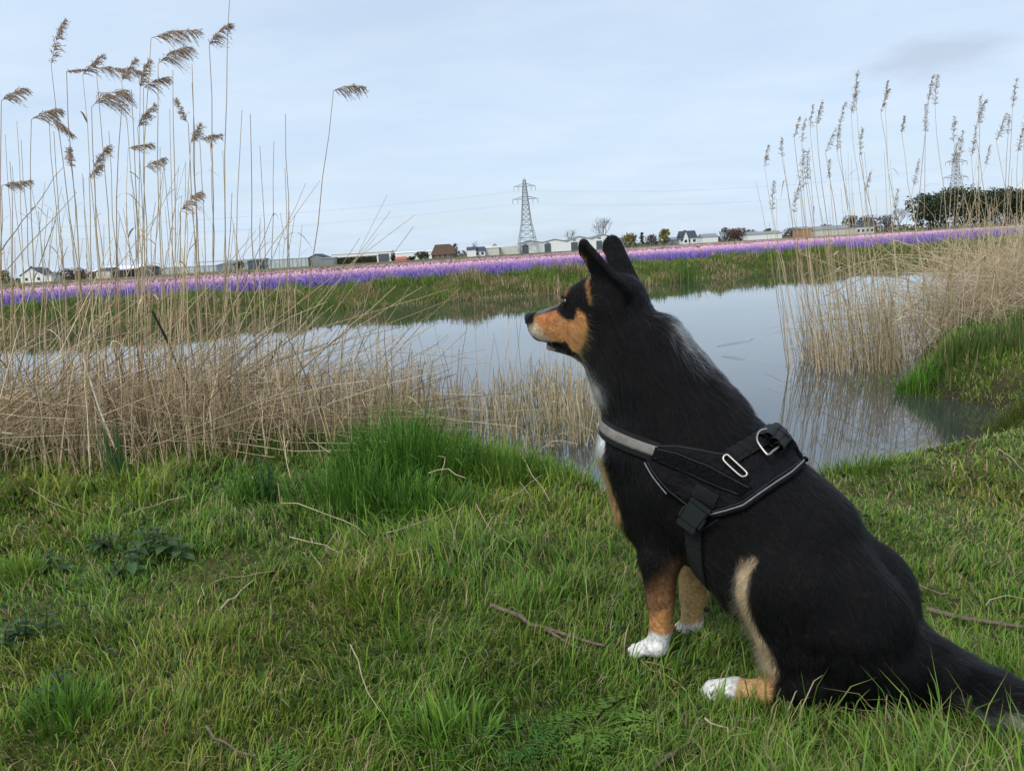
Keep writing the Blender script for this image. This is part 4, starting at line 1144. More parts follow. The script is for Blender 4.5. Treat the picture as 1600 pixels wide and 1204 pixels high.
# trunk
prim((1085, 728, 0, 116), (1225, 868, 0, 110), w=.84, k=.035, hair=.024)
prim((1225, 868, 0, 108), (1326, 978, 0, 82), w=.90, k=.035, hair=.022)
prim((1019, 704, 0, 82), (1026, 785, 0, 68), w=.95, k=.03, hair=.026, flow=Vector((.1, 0, -1)))
prim((1170, 690, 0, 26), (1290, 812, 0, 34), w=1.1, k=.03, hair=.022)
# front legs (near leg; far leg on its own spot)
prim((1035, 770, .055, 58), (1030, 870, .075, 31), w=.75, k=.03, hair=.018)
prim((1030, 870, .075, 31), (1032, 935, .076, 20.5), w=.9, k=.012, hair=.012)
prim((1032, 935, .076, 20.5), (1033, 980, .076, 15.5), k=.01, hair=.007)
prim((1033, 980, .076, 15.5), (1027, 1008, .076, 16.5), k=.008, hair=.006)
prim((1027, 1007, .076, 16), (1003, 1013, .076, 10.5), k=.006, hair=.006, w=1.25)
prim((1045, 988, .072, 5), (1049, 978, .072, 5), k=.005, hair=.005)
prim((1070, 770, -.05, 56), (1085, 860, -.072, 29), w=.75, k=.03, hair=.018)
prim((1085, 860, -.072, 28), (1084, 930, -.074, 19.5), k=.012, hair=.012)
prim((1084, 930, -.074, 19.5), (1081, 975, -.074, 15), k=.01, hair=.008)
prim((1081, 975, -.074, 15.5), (1060, 985, -.074, 10.5), k=.008, hair=.006, w=1.25)
prim((1096, 951, -.074, 6), (1101, 950, -.074, 5), k=.006, hair=.005)
# hind quarters
prim((1318, 962, .055, 86), (1222, 928, .105, 58), w=.62, k=.035, hair=.022, mir=True, flow=Vector((-.35, 0, -.9)))
prim((1222, 930, .11, 56), (1240, 1050, .115, 41), w=.62, k=.03, hair=.020, mir=True)
prim((1298, 1000, .07, 79), (1300, 1060, .085, 42), w=.7, k=.03, hair=.020, mir=True, flow=Vector((-.2, 0, -1)))
prim((1338, 992, 0, 70), (1380, 1035, 0, 56), w=1.2, k=.035, hair=.026)
prim((1340, 1040, .055, 50), (1395, 1052, .035, 48), w=.9, k=.03, hair=.024, mir=True, flow=Vector((-.6, 0, -.6)))
prim((1262, 1075, .125, 22), (1192, 1081, .125, 16.5), k=.015, hair=.010, mir=True)
prim((1192, 1081, .125, 16.5), (1150, 1077, .125, 16), k=.008, hair=.006, mir=True)
prim((1150, 1076, .125, 16), (1112, 1076, .125, 12.5), k=.006, hair=.005, w=1.2, mir=True)
# tail lying out to the right
def G(u, v, z, r):
    p = DI @ at_z(u, v, z); return p, r * pxm(p)
tl = [(M(1420, 1035, 0), 52), (M(1470, 1058, .0), 40), (None, (1540, 1082, .055, 27)), (None, (1610, 1108, .045, 26)), (None, (1680, 1134, .04, 20))]
TP = []
for a, b in tl:
    if a is None: TP.append(G(*b))
    else: TP.append((a, b * pxm(a)))
for (pa, ra), (pb, rb) in zip(TP[:-1], TP[1:]):
    PR.append((np.array(pa), np.array(pb), ra, rb, 1.0, .02, .042, np.array((pb - pa).normalized())))
prim((1440, 1008, 0, 15), (1464, 1014, 0, 15), k=.015, hair=.02)
# toes
def toe(u, v, off, r, l):
    p = M(u, v, off); rr = r * pxm(p)
    for y in (-1.5, -.5, .5, 1.5):
        c = np.array(p) + np.array([(-.004 if abs(y) > 1 else .004), y * rr * 1.12, -.002])
        PR.append((c, c + np.array([l * (1 if abs(y) < 1 else .8), y * .002, -.004]), rr * .74, rr * .62, 1.0, .0025, .005, np.array([1, 0, -.1])))
toe(1001, 1012, .076, 8.5, .016); toe(1060, 986, -.074, 8.5, .016); toe(1118, 1077, .125, 9.5, .018)

def sdf_prim(P, pr):
    a, b, ra, rb, w, k, hair, fl = pr
    S = np.array([1, 1 / w, 1])
    p = (P - a) * S; d = (b - a) * S
    t = np.clip((p @ d) / (d @ d), 0, 1)
    q = p - t[..., None] * d
    return (np.linalg.norm(q, axis=-1) - (ra + (rb - ra) * t)) * min(1.0, w ** .5)
def smin(a, b, k):
    h = np.clip(.5 + .5 * (b - a) / k, 0, 1)
    return b + (a - b) * h - k * h * (1 - h)
# ears: thin bent shells added as flattened cones, hollowed in front
EARS = []
def ear(base, tip, rb, rt, thick, face):
    a, b = M(*base), M(*tip)
    ax = (b - a).normalized(); n = (Vector(face) - ax * Vector(face).dot(ax)).normalized(); s = ax.cross(n)
    EARS.append((np.array(a), np.array(ax), np.array(n), np.array(s), (b - a).length, rb * pxm(a), rt * pxm(b), thick))
ear((960, 448, .036), (914, 386, .056), 34, 13.5, .0085, (.60, .80, .1))
ear((984, 448, -.036), (959, 384, -.066), 24, 17.5, .0085, (.80, -.62, .0))
def sdf_ear(P, e):
    a, ax, n, s, L, rb, rt, th = e
    q = P - a
    t = q @ ax; u = q @ s; v = q @ n
    tt = np.clip(t / L, 0, 1)
    r = (rb + (rt - rb) * tt ** .7) * np.sqrt(np.clip(1 - (np.minimum(t, 0) / (.45 * L)) ** 2, .02, 1))
    cup = v + (u / np.maximum(r, 1e-4)) ** 2 * -.012 + .004         # edges curl forward
    tip = np.maximum(t - L, 0)
    d2 = np.sqrt(u ** 2 + tip ** 2) - r
    k = np.sqrt(np.maximum(d2 + th, 0) ** 2 + cup ** 2) - th
    return np.where(t < -.44 * L, k + (-.44 * L - t), k)
def dog_sdf(P, local=False):
    F = np.full(P.shape[:-1], 1.0)
    for pr in PR: F = smin(F, sdf_prim(P, pr), pr[5])
    for e in EARS: F = smin(F, sdf_ear(P, e), .016)
    return F
def surface_nets(F, org, h):
    S = F < 0
    nx, ny, nz = F.shape
    offs = [(i, j, k) for i in (0, 1) for j in (0, 1) for k in (0, 1)]
    cnt = sum(S[i:nx - 1 + i, j:ny - 1 + j, k:nz - 1 + k].astype(np.int8) for i, j, k in offs)
    mask = (cnt > 0) & (cnt < 8)
    idx = np.argwhere(mask)
    val = {o: F[idx[:, 0] + o[0], idx[:, 1] + o[1], idx[:, 2] + o[2]] for o in offs}
    acc = np.zeros((len(idx), 3)); num = np.zeros(len(idx))
    for a in offs:
        for ax in range(3):
            if a[ax]: continue
            b = list(a); b[ax] = 1; b = tuple(b)
            cr_ = (val[a] < 0) != (val[b] < 0)
            t = np.where(cr_, val[a] / np.where(cr_, val[a] - val[b], 1), 0)
            p = np.tile(np.array(a, float), (len(idx), 1)); p[:, ax] += t
            acc += np.where(cr_[:, None], p, 0); num += cr_
    V = org + h * (idx + acc / num[:, None])
    ids = np.full(mask.shape, -1); ids[mask] = np.arange(len(idx))
    Q = []
    for ax in range(3):
        A = [slice(1, -1)] * 3; A[ax] = slice(0, None)
        sh = list(F.shape); 
        s0 = [slice(1, n_ - 1) for n_ in F.shape]; s1 = list(s0)
        s0[ax] = slice(0, F.shape[ax] - 1); s1[ax] = slice(1, F.shape[ax])
        a, b = S[tuple(s0)], S[tuple(s1)]
        e = np.argwhere(a != b)
        sign = a[tuple(e.T)]
        base = e.copy(); o1, o2 = [(1, 2), (2, 0), (0, 1)][ax]
        base[:, o1] += 1; base[:, o2] += 1
        def cell(d1, d2):
            c = base.copy(); c[:, o1] -= d1; c[:, o2] -= d2
            return ids[c[:, 0], c[:, 1], c[:, 2]]
        q = np.stack([cell(1, 1), cell(0, 1), cell(0, 0), cell(1, 0)], 1)
        q[~sign] = q[~sign][:, ::-1]
        Q.append(q)
    Q = np.concatenate(Q); Q = Q[(Q >= 0).all(1)]
    return V, Q
lo = np.min([np.minimum(p[0] - p[2] / min(1, 1), p[1] - p[3]) for p in PR], 0) - .02
hi = np.max([np.maximum(p[0] + p[2], p[1] + p[3]) for p in PR], 0) + .02
hi[2] = max(hi[2], max((e[0] + e[1] * (e[4] + .03))[2] for e in EARS)); lo[1] -= .03; hi[1] += .03
HS = .0062
nn_ = np.ceil((hi - lo) / HS).astype(int) + 1
F = np.full(nn_, 1.0)
axs = [lo[i] + HS * np.arange(nn_[i]) for i in range(3)]
def sub(pmin, pmax, pad=.075):
    return tuple(slice(max(0, int((pmin[i] - pad - lo[i]) / HS)), min(nn_[i], int((pmax[i] + pad - lo[i]) / HS) + 2)) for i in range(3))
for pr in PR:
    r = max(pr[2], pr[3]) * np.array([1, max(pr[4], 1), 1])
    sl_ = sub(np.minimum(pr[0], pr[1]) - r, np.maximum(pr[0], pr[1]) + r)
    P = np.stack(np.meshgrid(*[axs[i][sl_[i]] for i in range(3)], indexing='ij'), -1)
    F[sl_] = smin(F[sl_], sdf_prim(P, pr), pr[5])
for e in EARS:
    b = e[0] + e[1] * e[4]
    sl_ = sub(np.minimum(e[0], b) - .05, np.maximum(e[0], b) + .05, .03)
    P = np.stack(np.meshgrid(*[axs[i][sl_[i]] for i in range(3)], indexing='ij'), -1)
    F[sl_] = smin(F[sl_], sdf_ear(P, e), .016)
DV, DQ = surface_nets(F, lo, HS)
def grid_grad(P):
    q = (P - lo) / HS
    i = np.clip(np.round(q).astype(int), 1, nn_ - 2)
    return unit(np.stack([F[i[:, 0] + 1, i[:, 1], i[:, 2]] - F[i[:, 0] - 1, i[:, 1], i[:, 2]],
                          F[i[:, 0], i[:, 1] + 1, i[:, 2]] - F[i[:, 0], i[:, 1] - 1, i[:, 2]],
                          F[i[:, 0], i[:, 1], i[:, 2] + 1] - F[i[:, 0], i[:, 1], i[:, 2] - 1]], 1))
DBV = BVHTree.FromPolygons([tuple(p) for p in DV], DQ.tolist())
def cam_hit(u, v, lift=0.0):
    """where the pixel's line of sight meets the dog, in dog coordinates"""
    o = DI @ EYE; d = (DI.to_3x3() @ ray(u, v)).normalized()
    h, n, _, _ = DBV.ray_cast(o, d)
    if h is None:
        h = M(u, v, .02); n = Vector((0, 1, 0))
    return h + n * lift, n

# --- coat markings, as outlines in the side view (both sides alike)
def outline(pts, off):
    out = []
    for u, v in pts:
        h = cam_hit(u, v)[0]; m = M(u, v, off)
        out.append([h.x, h.z] if h is not None and abs(h.y - off) < .05 else [m.x, m.z])
    return np.array(out)
def poly_sd(P, A):
    """signed distance in the side view, negative inside"""
    x, y = P[:, 0], P[:, 2]
    best = np.full(len(P), 1e9); ins = np.zeros(len(P), bool)
    for i in range(len(A)):
        ax, ay = A[i]; bx, by = A[(i + 1) % len(A)]
        ex, ey = bx - ax, by - ay
        t = np.clip(((x - ax) * ex + (y - ay) * ey) / (ex * ex + ey * ey + 1e-12), 0, 1)
        best = np.minimum(best, np.hypot(x - ax - t * ex, y - ay - t * ey))
        ins ^= ((ay > y) != (by > y)) & (x < ex * (y - ay) / (ey if abs(ey) > 1e-9 else 1e-9) + ax)
    return np.where(ins, -best, best)
BLACK, TAN, RUST, CREAM, WHITE = [np.array(c) for c in ((.0038, .0036, .0042), (.50, .24, .09), (.40, .16, .06), (.66, .50, .32), (.80, .78, .74))]
GUM = np.array([.012, .011, .012])
MARKS = [
    ([(836, 494), (868, 486), (878, 496), (889, 502), (897, 500), (903, 484), (915, 492), (918, 512), (912, 538), (903, 552), (894, 548), (886, 536), (862, 533), (846, 526), (834, 512)], .045, TAN, .003, None),
    ([(836, 494), (868, 486), (878, 498), (870, 510), (846, 508)], .035, RUST, .006, None),
    ([(822, 512), (836, 506), (843, 512), (848, 522), (862, 533), (842, 534), (828, 524)], .030, np.array([.56, .45, .34]), .008, None),
    ([(838, 538), (862, 543), (886, 553), (880, 560), (848, 552), (836, 544)], .02, np.array([.30, .23, .18]), .003, None),
    ([(834, 479), (860, 475), (872, 478), (850, 488), (836, 491)], .004, np.array([.15, .145, .15]), .004, 'mid'),
    ([(880, 462), (886, 453), (889, 453), (885, 463)], .02, RUST * .5, .003, None),
    ([(909, 398), (914, 403), (922, 436), (925, 474), (921, 476), (915, 440), (907, 410)], .05, TAN * .5, .003, None),
    ([(860, 554), (902, 560), (926, 588), (944, 604), (926, 628), (870, 615)], .02, WHITE, .006, None),
    ([(880, 636), (962, 654), (964, 694), (954, 712), (880, 708)], .02, WHITE, .004, None),
    ([(860, 706), (960, 706), (970, 740), (988, 795), (982, 826), (870, 800)], .02, np.array([.62, .36, .16]), .006, None),
    ([(1044, 462), (1136, 530), (1160, 588), (1112, 568), (1078, 536), (1050, 502)], .0, WHITE, .008, 'nape'),
    ([(1000, 930), (1058, 880), (1065, 1000), (1000, 1000)], .075, np.array([.17, .085, .04]), .022, 'leg'),
    ([(1006, 954), (1052, 944), (1058, 1000), (1000, 1000)], .075, TAN, .008, 'leg'),
    ([(1060, 830), (1115, 830), (1115, 1000), (1050, 1000)], -.07, np.array([.60, .38, .18]), .006, 'far'),
    ([(985, 992), (1020, 988), (1052, 986), (1056, 1040), (960, 1040)], .075, WHITE, .003, 'leg'),
    ([(1040, 972), (1110, 968), (1115, 1010), (1040, 1010)], -.07, WHITE, .004, 'far'),
    ([(1085, 1050), (1158, 1050), (1152, 1110), (1085, 1110)], .125, WHITE, .003, None),
    ([(1156, 1050), (1212, 1060), (1206, 1110), (1151, 1110)], .125, np.array([.48, .27, .12]), .004, None),
]
MK = [(outline(p, o), c, s, m) for p, o, c, s, m in MARKS]
FRI = [(np.array(cam_hit(u, v)[0]), r * .00125) for u, v, r in ((1176, 876, 7), (1164, 886, 11), (1158, 910, 12), (1158, 938, 12), (1166, 966, 13), (1180, 994, 14), (1193, 1020, 14), (1205, 1046, 12))]
LIPS = outline([(838, 532), (848, 533), (862, 535), (884, 533), (891, 545), (886, 553), (876, 551), (862, 544), (845, 541)], .03)
CH = [(np.array(cam_hit(u, v)[0]), r) for u, v, r in ((897, 531, .004),)]
ear_tan = None
def coat(P, jit=0.0):
    n = len(P)
    c = np.tile(BLACK, (n, 1)) * rng.uniform(.7, 1.3, (n, 1))
    c = np.where((rng.random(n) < .08)[:, None], np.array([.014, .009, .007]), c)
    ks = rng.normal(0, 1, n) * jit
    leg_mid = M(1030, 930, .076); fx0 = M(1090, 800, 0).x
    for A, col, soft, mode in MK:
        d = poly_sd(P, A) + ks * soft * 2.0
        f = 1 - sstep(-soft, soft, d)
        if mode == 'mid': f = f * (np.abs(P[:, 1]) < .022)
        if mode == 'nape': f = f * (1 - sstep(.03, .05, P[:, 1])) * (P[:, 1] > -.09)
        if mode == 'thigh': f = f * sstep(.035, .05, np.abs(P[:, 1]))
        if mode == 'leg': f = f * (P[:, 1] > 0)
        if mode == 'far': f = f * (P[:, 1] < -.02)
        cc = col * rng.uniform(.8, 1.15, (n, 1)) * (.78 + .44 * vnoise(P[:, 0] * 110, P[:, 2] * 110 + P[:, 1] * 60, 8))[:, None]
        c = c * (1 - f[:, None]) + cc * f[:, None]
    # pale fringe along the front edge of the thighs
    Pm = P * np.array([1, 0, 1]) + np.abs(P) * np.array([0, 1, 0]); fr = np.full(n, -9.0)
    for a_, b_ in zip(FRI[:-1], FRI[1:]):
        e_ = b_[0] - a_[0]; t_ = np.clip(((Pm - a_[0]) @ e_) / (e_ @ e_), 0, 1)
        fr = np.maximum(fr, 1 - np.linalg.norm(Pm - a_[0] - t_[:, None] * e_, axis=1) / (a_[1] + (b_[1] - a_[1]) * t_) )
    f = sstep(-.35, .45, fr + ks * .30)
    cc = (CREAM * (1 - .45 * vnoise(P[:, 0] * 60, P[:, 2] * 60, 14))[:, None])
    c = c * (1 - f[:, None]) + cc * f[:, None]
    # inside of the near foreleg is pale
    f = sstep(.0, .018, (leg_mid.y - .006) - P[:, 1]) * (P[:, 1] > 0) * (P[:, 2] < M(1030, 860, .07).z) * (P[:, 0] > fx0 - .02)
    c = c * (1 - f[:, None]) + CREAM * .95 * f[:, None]
    # pale underside of the tail
    f = (P[:, 0] < TP[2][0].x + .06) * sstep(.0, .014, (TP[3][0].z + .012 + ks * .010) - P[:, 2]) * sstep(0, .03, TP[2][0].x + .05 - P[:, 0])
    c = c * (1 - f[:, None]) + np.array([.60, .56, .53]) * f[:, None]
    d = poly_sd(P, LIPS); f = 1 - sstep(-.001, .0015, d)
    c = c * (1 - f[:, None]) + GUM * f[:, None]
    for p, r in CH:
        f = 1 - sstep(r * .6, r * 1.2, np.linalg.norm(P - p, axis=1))
        c = c * (1 - .8 * f[:, None]) + np.array([.08, .045, .02]) * .8 * f[:, None]
    return c
# mouth: a groove pressed into the body along the lip line
lipc = [np.array(M(u, v, 0)) for u, v in ((838, 537), (850, 538), (865, 539), (880, 541), (888, 546))]
def mouth_push(V, N):
    x = V[:, [0, 2]]; best = np.full(len(V), 9.0)
    for a, b in zip(lipc[:-1], lipc[1:]):
        a2, b2 = a[[0, 2]], b[[0, 2]]
        e_ = b2 - a2; t = np.clip(((x - a2) @ e_) / (e_ @ e_), 0, 1)
        best = np.minimum(best, np.linalg.norm(x - a2 - t[:, None] * e_, axis=1))
    w = np.exp(-(best / .0045) ** 2)
    return V - N * (w * .006)[:, None]
N0 = grid_grad(DV)
DV2 = mouth_push(DV, N0)

dog = bpy.data.objects.new('dog', None); dog.matrix_world = DM; COL.objects.link(dog)
tag(dog, 'black dog with tan cheeks and white paws sitting on the grass in a harness', 'dog')
def dlink(name, me, mat, parent=None):
    o = bpy.data.objects.new(name, me); COL.objects.link(o)
    if mat and hasattr(me, 'materials') and not me.materials: me.materials.append(mat)
    o.parent = parent or dog
    return o
skin_m = mk('dog_undercoat', (.02, .02, .02), rough=.8, var=.25, scale=150, attr='col', spec=.15, bump=.4, bscale=300)
dlink('body', np_mesh('body', DV2, [DQ], coat(DV, 0)), skin_m)
DBV = BVHTree.FromPolygons([tuple(p) for p in DV2], DQ.tolist())

# --- harness geometry helpers: laid on the dog's flanks and round its chest
def side_hit(x, z, s):
    h, n, _, _ = DBV.ray_cast(Vector((x, .5 * s, z)), Vector((0, -s, 0)))
    return h, n
HARN_POLYS, HARN_BANDS = [], []
harn = dlink('harness', None, None); 
cloth_m = mk('harness_fabric', (.006, .0055, .0075), rough=.8, var=.3, scale=40, bump=1.4, bscale=48, spec=.18)
web_m = mk('harness_webbing', (.011, .011, .013), rough=.6, var=.2, scale=60, bump=1, bscale=500, spec=.4)
velcro_m = mk('velcro', (.013, .013, .014), rough=.9, var=.55, scale=180, bump=2.5, bscale=420, spec=.1)
refl_m = mk('reflective_tape', (.205, .187, .165), rough=.6, var=.25, scale=60, bump=.4, bscale=700, spec=.4)
pipe_m = mk('reflective_piping', (.16, .16, .165), rough=.5, var=.3, scale=300, spec=.5)
buck_m = mk('buckle_plastic', (.018, .022, .024), rough=.35, var=.08, scale=20, spec=.5)
ring_m = mk('ring_steel', (.42, .39, .35), rough=.38, var=.05, scale=30, metal=1.0)
stitch_m = mk('stitching', (.06, .06, .065), rough=.8, var=.1)
def sheet(pts, lift, thick, sides=(1, -1), step=.009, given=False, puff=0.0):
    """a cloth panel over the flank: outline in pixels (or side coordinates), laid on the body"""
    A = np.array(pts) if given else np.array([[h.x, h.z] for h in (cam_hit(u, v)[0] for u, v in pts)])
    A2 = []
    for i in range(len(A)):
        a, b = A[i], A[(i + 1) % len(A)]
        k = max(1, int(np.linalg.norm(b - a) / step))
        A2 += [a + (b - a) * j / k for j in range(k)]
    A2 = np.array(A2)
    gx_, gz_ = np.meshgrid(np.arange(A2[:, 0].min(), A2[:, 0].max(), step), np.arange(A2[:, 1].min(), A2[:, 1].max(), step))
    G_ = np.stack([gx_.ravel(), gz_.ravel()], 1)
    sdv = poly_sd(np.stack([G_[:, 0], 0 * G_[:, 0], G_[:, 1]], 1), A2)
    G_ = G_[sdv < -step * .55]
    pts2 = [Vector(p) for p in A2] + [Vector(p) for p in G_]
    m_ = len(A2)
    vs, es, fs, _, _, _ = delaunay_2d_cdt(pts2, [(i, (i + 1) % m_) for i in range(m_)], [list(range(m_))], 1, 1e-6)
    mb = MB()
    for s in sides:
        top, bot = [], []
        last = None
        for p in vs:
            h, n = side_hit(p.x, p.y, s)
            if h is None:
                h = Vector((p.x, .01 * s, p.y)); n = Vector((0, s * .3, 1)).normalized()
            dd = min(1.0, max(0.0, -poly_sd(np.array([[p.x, 0, p.y]]), A2)[0]) / .012)
            top.append(h + n * (lift + thick * (.55 + .45 * dd) + puff * dd)); bot.append(h + n * (lift - .004))
        n0 = len(vs)
        T_ = [tuple(f) if s > 0 else tuple(reversed(f)) for f in fs]
        # orient outwards
        a, b, c = (top[i] for i in T_[0])
        if ((b - a).cross(c - a)).y * s < 0: T_ = [t[::-1] for t in T_]
        mb.add([tuple(x) for x in top + bot], None, np.array(T_ + [tuple(i + n0 for i in t[::-1]) for t in T_]))
        from collections import Counter
        cnt = Counter()
        for t in T_:
            for i in range(3): cnt[(t[i], t[(i + 1) % 3])] += 1
        rim = [(b, a, a + n0, b + n0) for (a, b) in cnt if (b, a) not in cnt]
        mb.Q.append(np.array(rim) + mb.n - 2 * n0)
    return mb, A2
def band(p0, d, w, lift, thick, a0, a1, n=44, flare=None):
    """a strap round the body: slice plane through p0 spanned by d and the crosswise axis; angles from d"""
    d = Vector((d[0], 0, d[1])).normalized(); yv = Vector((0, 1, 0)); nrm = d.cross(yv)
    rows = []
    for i in range(n + 1):
        a = a0 + (a1 - a0) * i / n
        dr = d * math.cos(a) + yv * math.sin(a)
        row = []
        for s in (-1, -.5, 0, .5, 1):
            c = p0 + nrm * (s * w * .5)
            h, nn, _, _ = DBV.ray_cast(c, dr)
            if h is None: h, nn = c + dr * .08, dr
            if nn.dot(dr) < 0: nn = -nn
            row.append((h, nn))
        rows.append(row)
    # smooth the hits so the strap spans hollows
    R_ = np.array([[(np.array(h) - np.array(p0)) for h, _ in r] for r in rows])
    for _ in range(6):
        R_[1:-1] = np.maximum(np.linalg.norm(R_[1:-1], axis=2), 0)[..., None] * 0 + (R_[:-2] + 2 * R_[1:-1] + R_[2:]) / 4
    top, bot = [], []
    for i, r in enumerate(rows):
        for j, (h, nn) in enumerate(r):
            q = Vector(R_[i, j]) + p0
            top.append(q + nn * (lift + thick * (1 if 0 < j < 4 else .6))); bot.append(q + nn * (lift - .003))
    m_ = 5; N_ = len(top)
    Q_ = []
    for i in range(n):
        for j in range(m_ - 1):
            Q_.append((i * m_ + j, (i + 1) * m_ + j, (i + 1) * m_ + j + 1, i * m_ + j + 1))
            Q_.append((N_ + i * m_ + j, N_ + i * m_ + j + 1, N_ + (i + 1) * m_ + j + 1, N_ + (i + 1) * m_ + j))
        for j in (0, m_ - 1):
            a, b = i * m_ + j, (i + 1) * m_ + j
            Q_.append((a, N_ + a, N_ + b, b) if j == 0 else (a, b, N_ + b, N_ + a))
    for i in (0, n):
        for j in range(m_ - 1):
            a, b = i * m_ + j, i * m_ + j + 1
            Q_.append((a, b, N_ + b, N_ + a) if i == 0 else (b, a, N_ + a, N_ + b))
    return MB().add([tuple(x) for x in top + bot], Q_), top
def line_on2(*a, **k):
    line_on(*a, **k); line_on(*a, side=-1, **k)
def line_on(pts, lift, r, mat, name, parent, n=26, sides=6, side=1):
    """a cord along pixels laid on the near flank"""
    ctrl = [cam_hit(u, v)[0] for u, v in pts]
    out = []
    for i in range(len(ctrl) - 1):
        for k in range(n):
            p = ctrl[i].lerp(ctrl[i + 1], k / n); h, nrm = side_hit(p.x, p.z, 1)
            out.append((h + nrm * lift) if h else p)
    out.append(ctrl[-1] + side_n(ctrl[-1]) * lift)
    A = np.array(out)
    for _ in range(4): A[1:-1] = (A[:-2] + 2 * A[1:-1] + A[2:]) / 4
    mb = MB()
    mb.tube(A * np.array([1, side, 1]), r, sides)
    return dlink(name, mb.mesh(name, True), mat, parent)
def side_n(p):
    h, n = side_hit(p.x, p.z, 1); return n if n else Vector((0, 1, 0))
LIFT = .0045
def part(name, mb, mat, smooth=True, parent=None):
    return dlink(name, mb.mesh(name, smooth), mat, parent or harn)
PANEL = [(1027, 694), (1060, 694), (1095, 700), (1130, 708), (1165, 694), (1196, 680), (1216, 676), (1238, 703), (1251, 724), (1233, 741), (1209, 756), (1186, 772), (1161, 789), (1137, 796), (1110, 802), (1078, 793), (1046, 770), (1025, 744), (1010, 722)]
mb, PA = sheet(PANEL, LIFT, .004, puff=.003); part('saddle_panel', mb, cloth_m); HARN_POLYS.append(PA)
VEL = [(1029, 699), (1062, 706), (1105, 723), (1150, 748), (1174, 763), (1156, 775), (1120, 762), (1070, 738), (1023, 718)]
for s_ in (1, -1):
    mb, A_ = sheet(VEL, LIFT + .006, .0045, sides=(s_,)); part('velcro_strip', mb, velcro_m)
# chest strap and its grey tape
pA, pB = cam_hit(1027, 706)[0], cam_hit(960, 680)[0]
cdir = Vector((pB.x - pA.x, 0, pB.z - pA.z)).normalized()
pc = Vector((pA.x, 0, pA.z))
amax = math.atan2(pA.y, 0.0005)
mb, _ = band(pc, (cdir.x, cdir.z), .036, LIFT + .001, .0035, -1.62, 1.62); part('chest_strap', mb, web_m)
mb, _ = band(pc + Vector((0, 0, .001)), (cdir.x, cdir.z), .0185, LIFT + .004, .0025, -1.60, 1.60); part('reflective_strip', mb, refl_m)
HARN_BANDS.append((np.array(pc), np.array([cdir.z, 0, -cdir.x]) * 1.0, .020, np.array(cdir)))
# girth strap under the chest
gA, gB = cam_hit(1084, 800)[0], cam_hit(1087, 868)[0]
gdir = Vector((gB.x - gA.x, 0, gB.z - gA.z)).normalized()
gc_ = Vector((gA.x, 0, gA.z))
mb, _ = band(gc_, (gdir.x, gdir.z), .032, LIFT, .003, -1.75, 1.75); part('girth_strap', mb, web_m)
HARN_BANDS.append((np.array(gc_), np.array([gdir.z, 0, -gdir.x]), .015, np.array(gdir)))
# strap over the buckle and the buckle itself
mb, _ = sheet([(1091, 753), (1124, 772), (1117, 792), (1083, 770)], LIFT + .009, .004, sides=(1,), step=.006); part('buckle_webbing', mb, web_m)
bc, bn = cam_hit(1090, 798)
ax1 = (cam_hit(1118, 788)[0] - cam_hit(1084, 764)[0]).normalized()
bn = Vector((bn.x * .6, 1, bn.z * .6)).normalized(); ax1 = (ax1 - bn * ax1.dot(bn)).normalized(); ax2 = bn.cross(ax1)
if ax2.z > 0: ax2 = -ax2
def obox(c, a1, a2, a3, h1, h2, h3, bev=.002, tap=1.0):
    bm_ = bmesh.new(); bmesh.ops.create_cube(bm_, size=2)
    for v in bm_.verts:
        k = tap if v.co.y > 0 else 1.0
        v.co = c + a1 * (v.co.x * h1 * k) + a2 * (v.co.y * h2) + a3 * (v.co.z * h3)
    bmesh.ops.bevel(bm_, geom=bm_.edges[:], offset=bev, segments=2, affect='EDGES')
    bmesh.ops.recalc_face_normals(bm_, faces=bm_.faces)
    me = bpy.data.meshes.new('m'); bm_.to_mesh(me); bm_.free(); return me
C0 = bc + bn * (LIFT + .014)
bk = dlink('buckle', obox(C0, ax1, ax2, bn, .021, .0215, .0065, .003, .92), buck_m, harn)
dlink('buckle_bar', obox(C0 + ax2 * .029, ax1, ax2, bn, .020, .0065, .006, .0025), buck_m, harn)
dlink('buckle_bar', obox(C0 - ax2 * .023 + bn * .001, ax1, ax2, bn, .022, .003, .0065, .002), buck_m, harn)
for s in (-1, 1):
    dlink('buckle_prong', obox(C0 + ax1 * s * .0215 + ax2 * .008, ax1, ax2, bn, .003, .011, .005, .0015), buck_m, harn)
# pipings
line_on2([(1012, 722), (1024, 742), (1045, 768)], LIFT + .0065, .0017, pipe_m, 'piping', harn)
line_on2([(1111, 801), (1137, 795), (1161, 788), (1185, 771), (1209, 755), (1233, 740), (1250, 724)], LIFT + .0065, .0019, pipe_m, 'piping', harn)
line_on2([(1113, 805), (1138, 799), (1163, 792), (1187, 775), (1211, 759), (1235, 744), (1252, 727)], LIFT + .003, .0038, cloth_m, 'edge_binding', harn)
line_on([(1124, 808), (1090, 830)], LIFT + .008, .0016, web_m, 'loose_thread', harn)
# seams
for ln in ([(1032, 702), (1062, 709), (1104, 726), (1148, 751), (1168, 762)], [(1028, 715), (1070, 734), (1118, 757), (1152, 771)], [(1115, 796), (1137, 790), (1160, 783), (1184, 766), (1208, 749), (1231, 735), (1244, 724)], [(1018, 722), (1030, 741), (1050, 764), (1080, 787)], [(1030, 697), (1060, 698), (1095, 704), (1128, 711)]):
    line_on2(ln, LIFT + .0088, .0006, stitch_m, 'stitching', harn, n=14, sides=4)
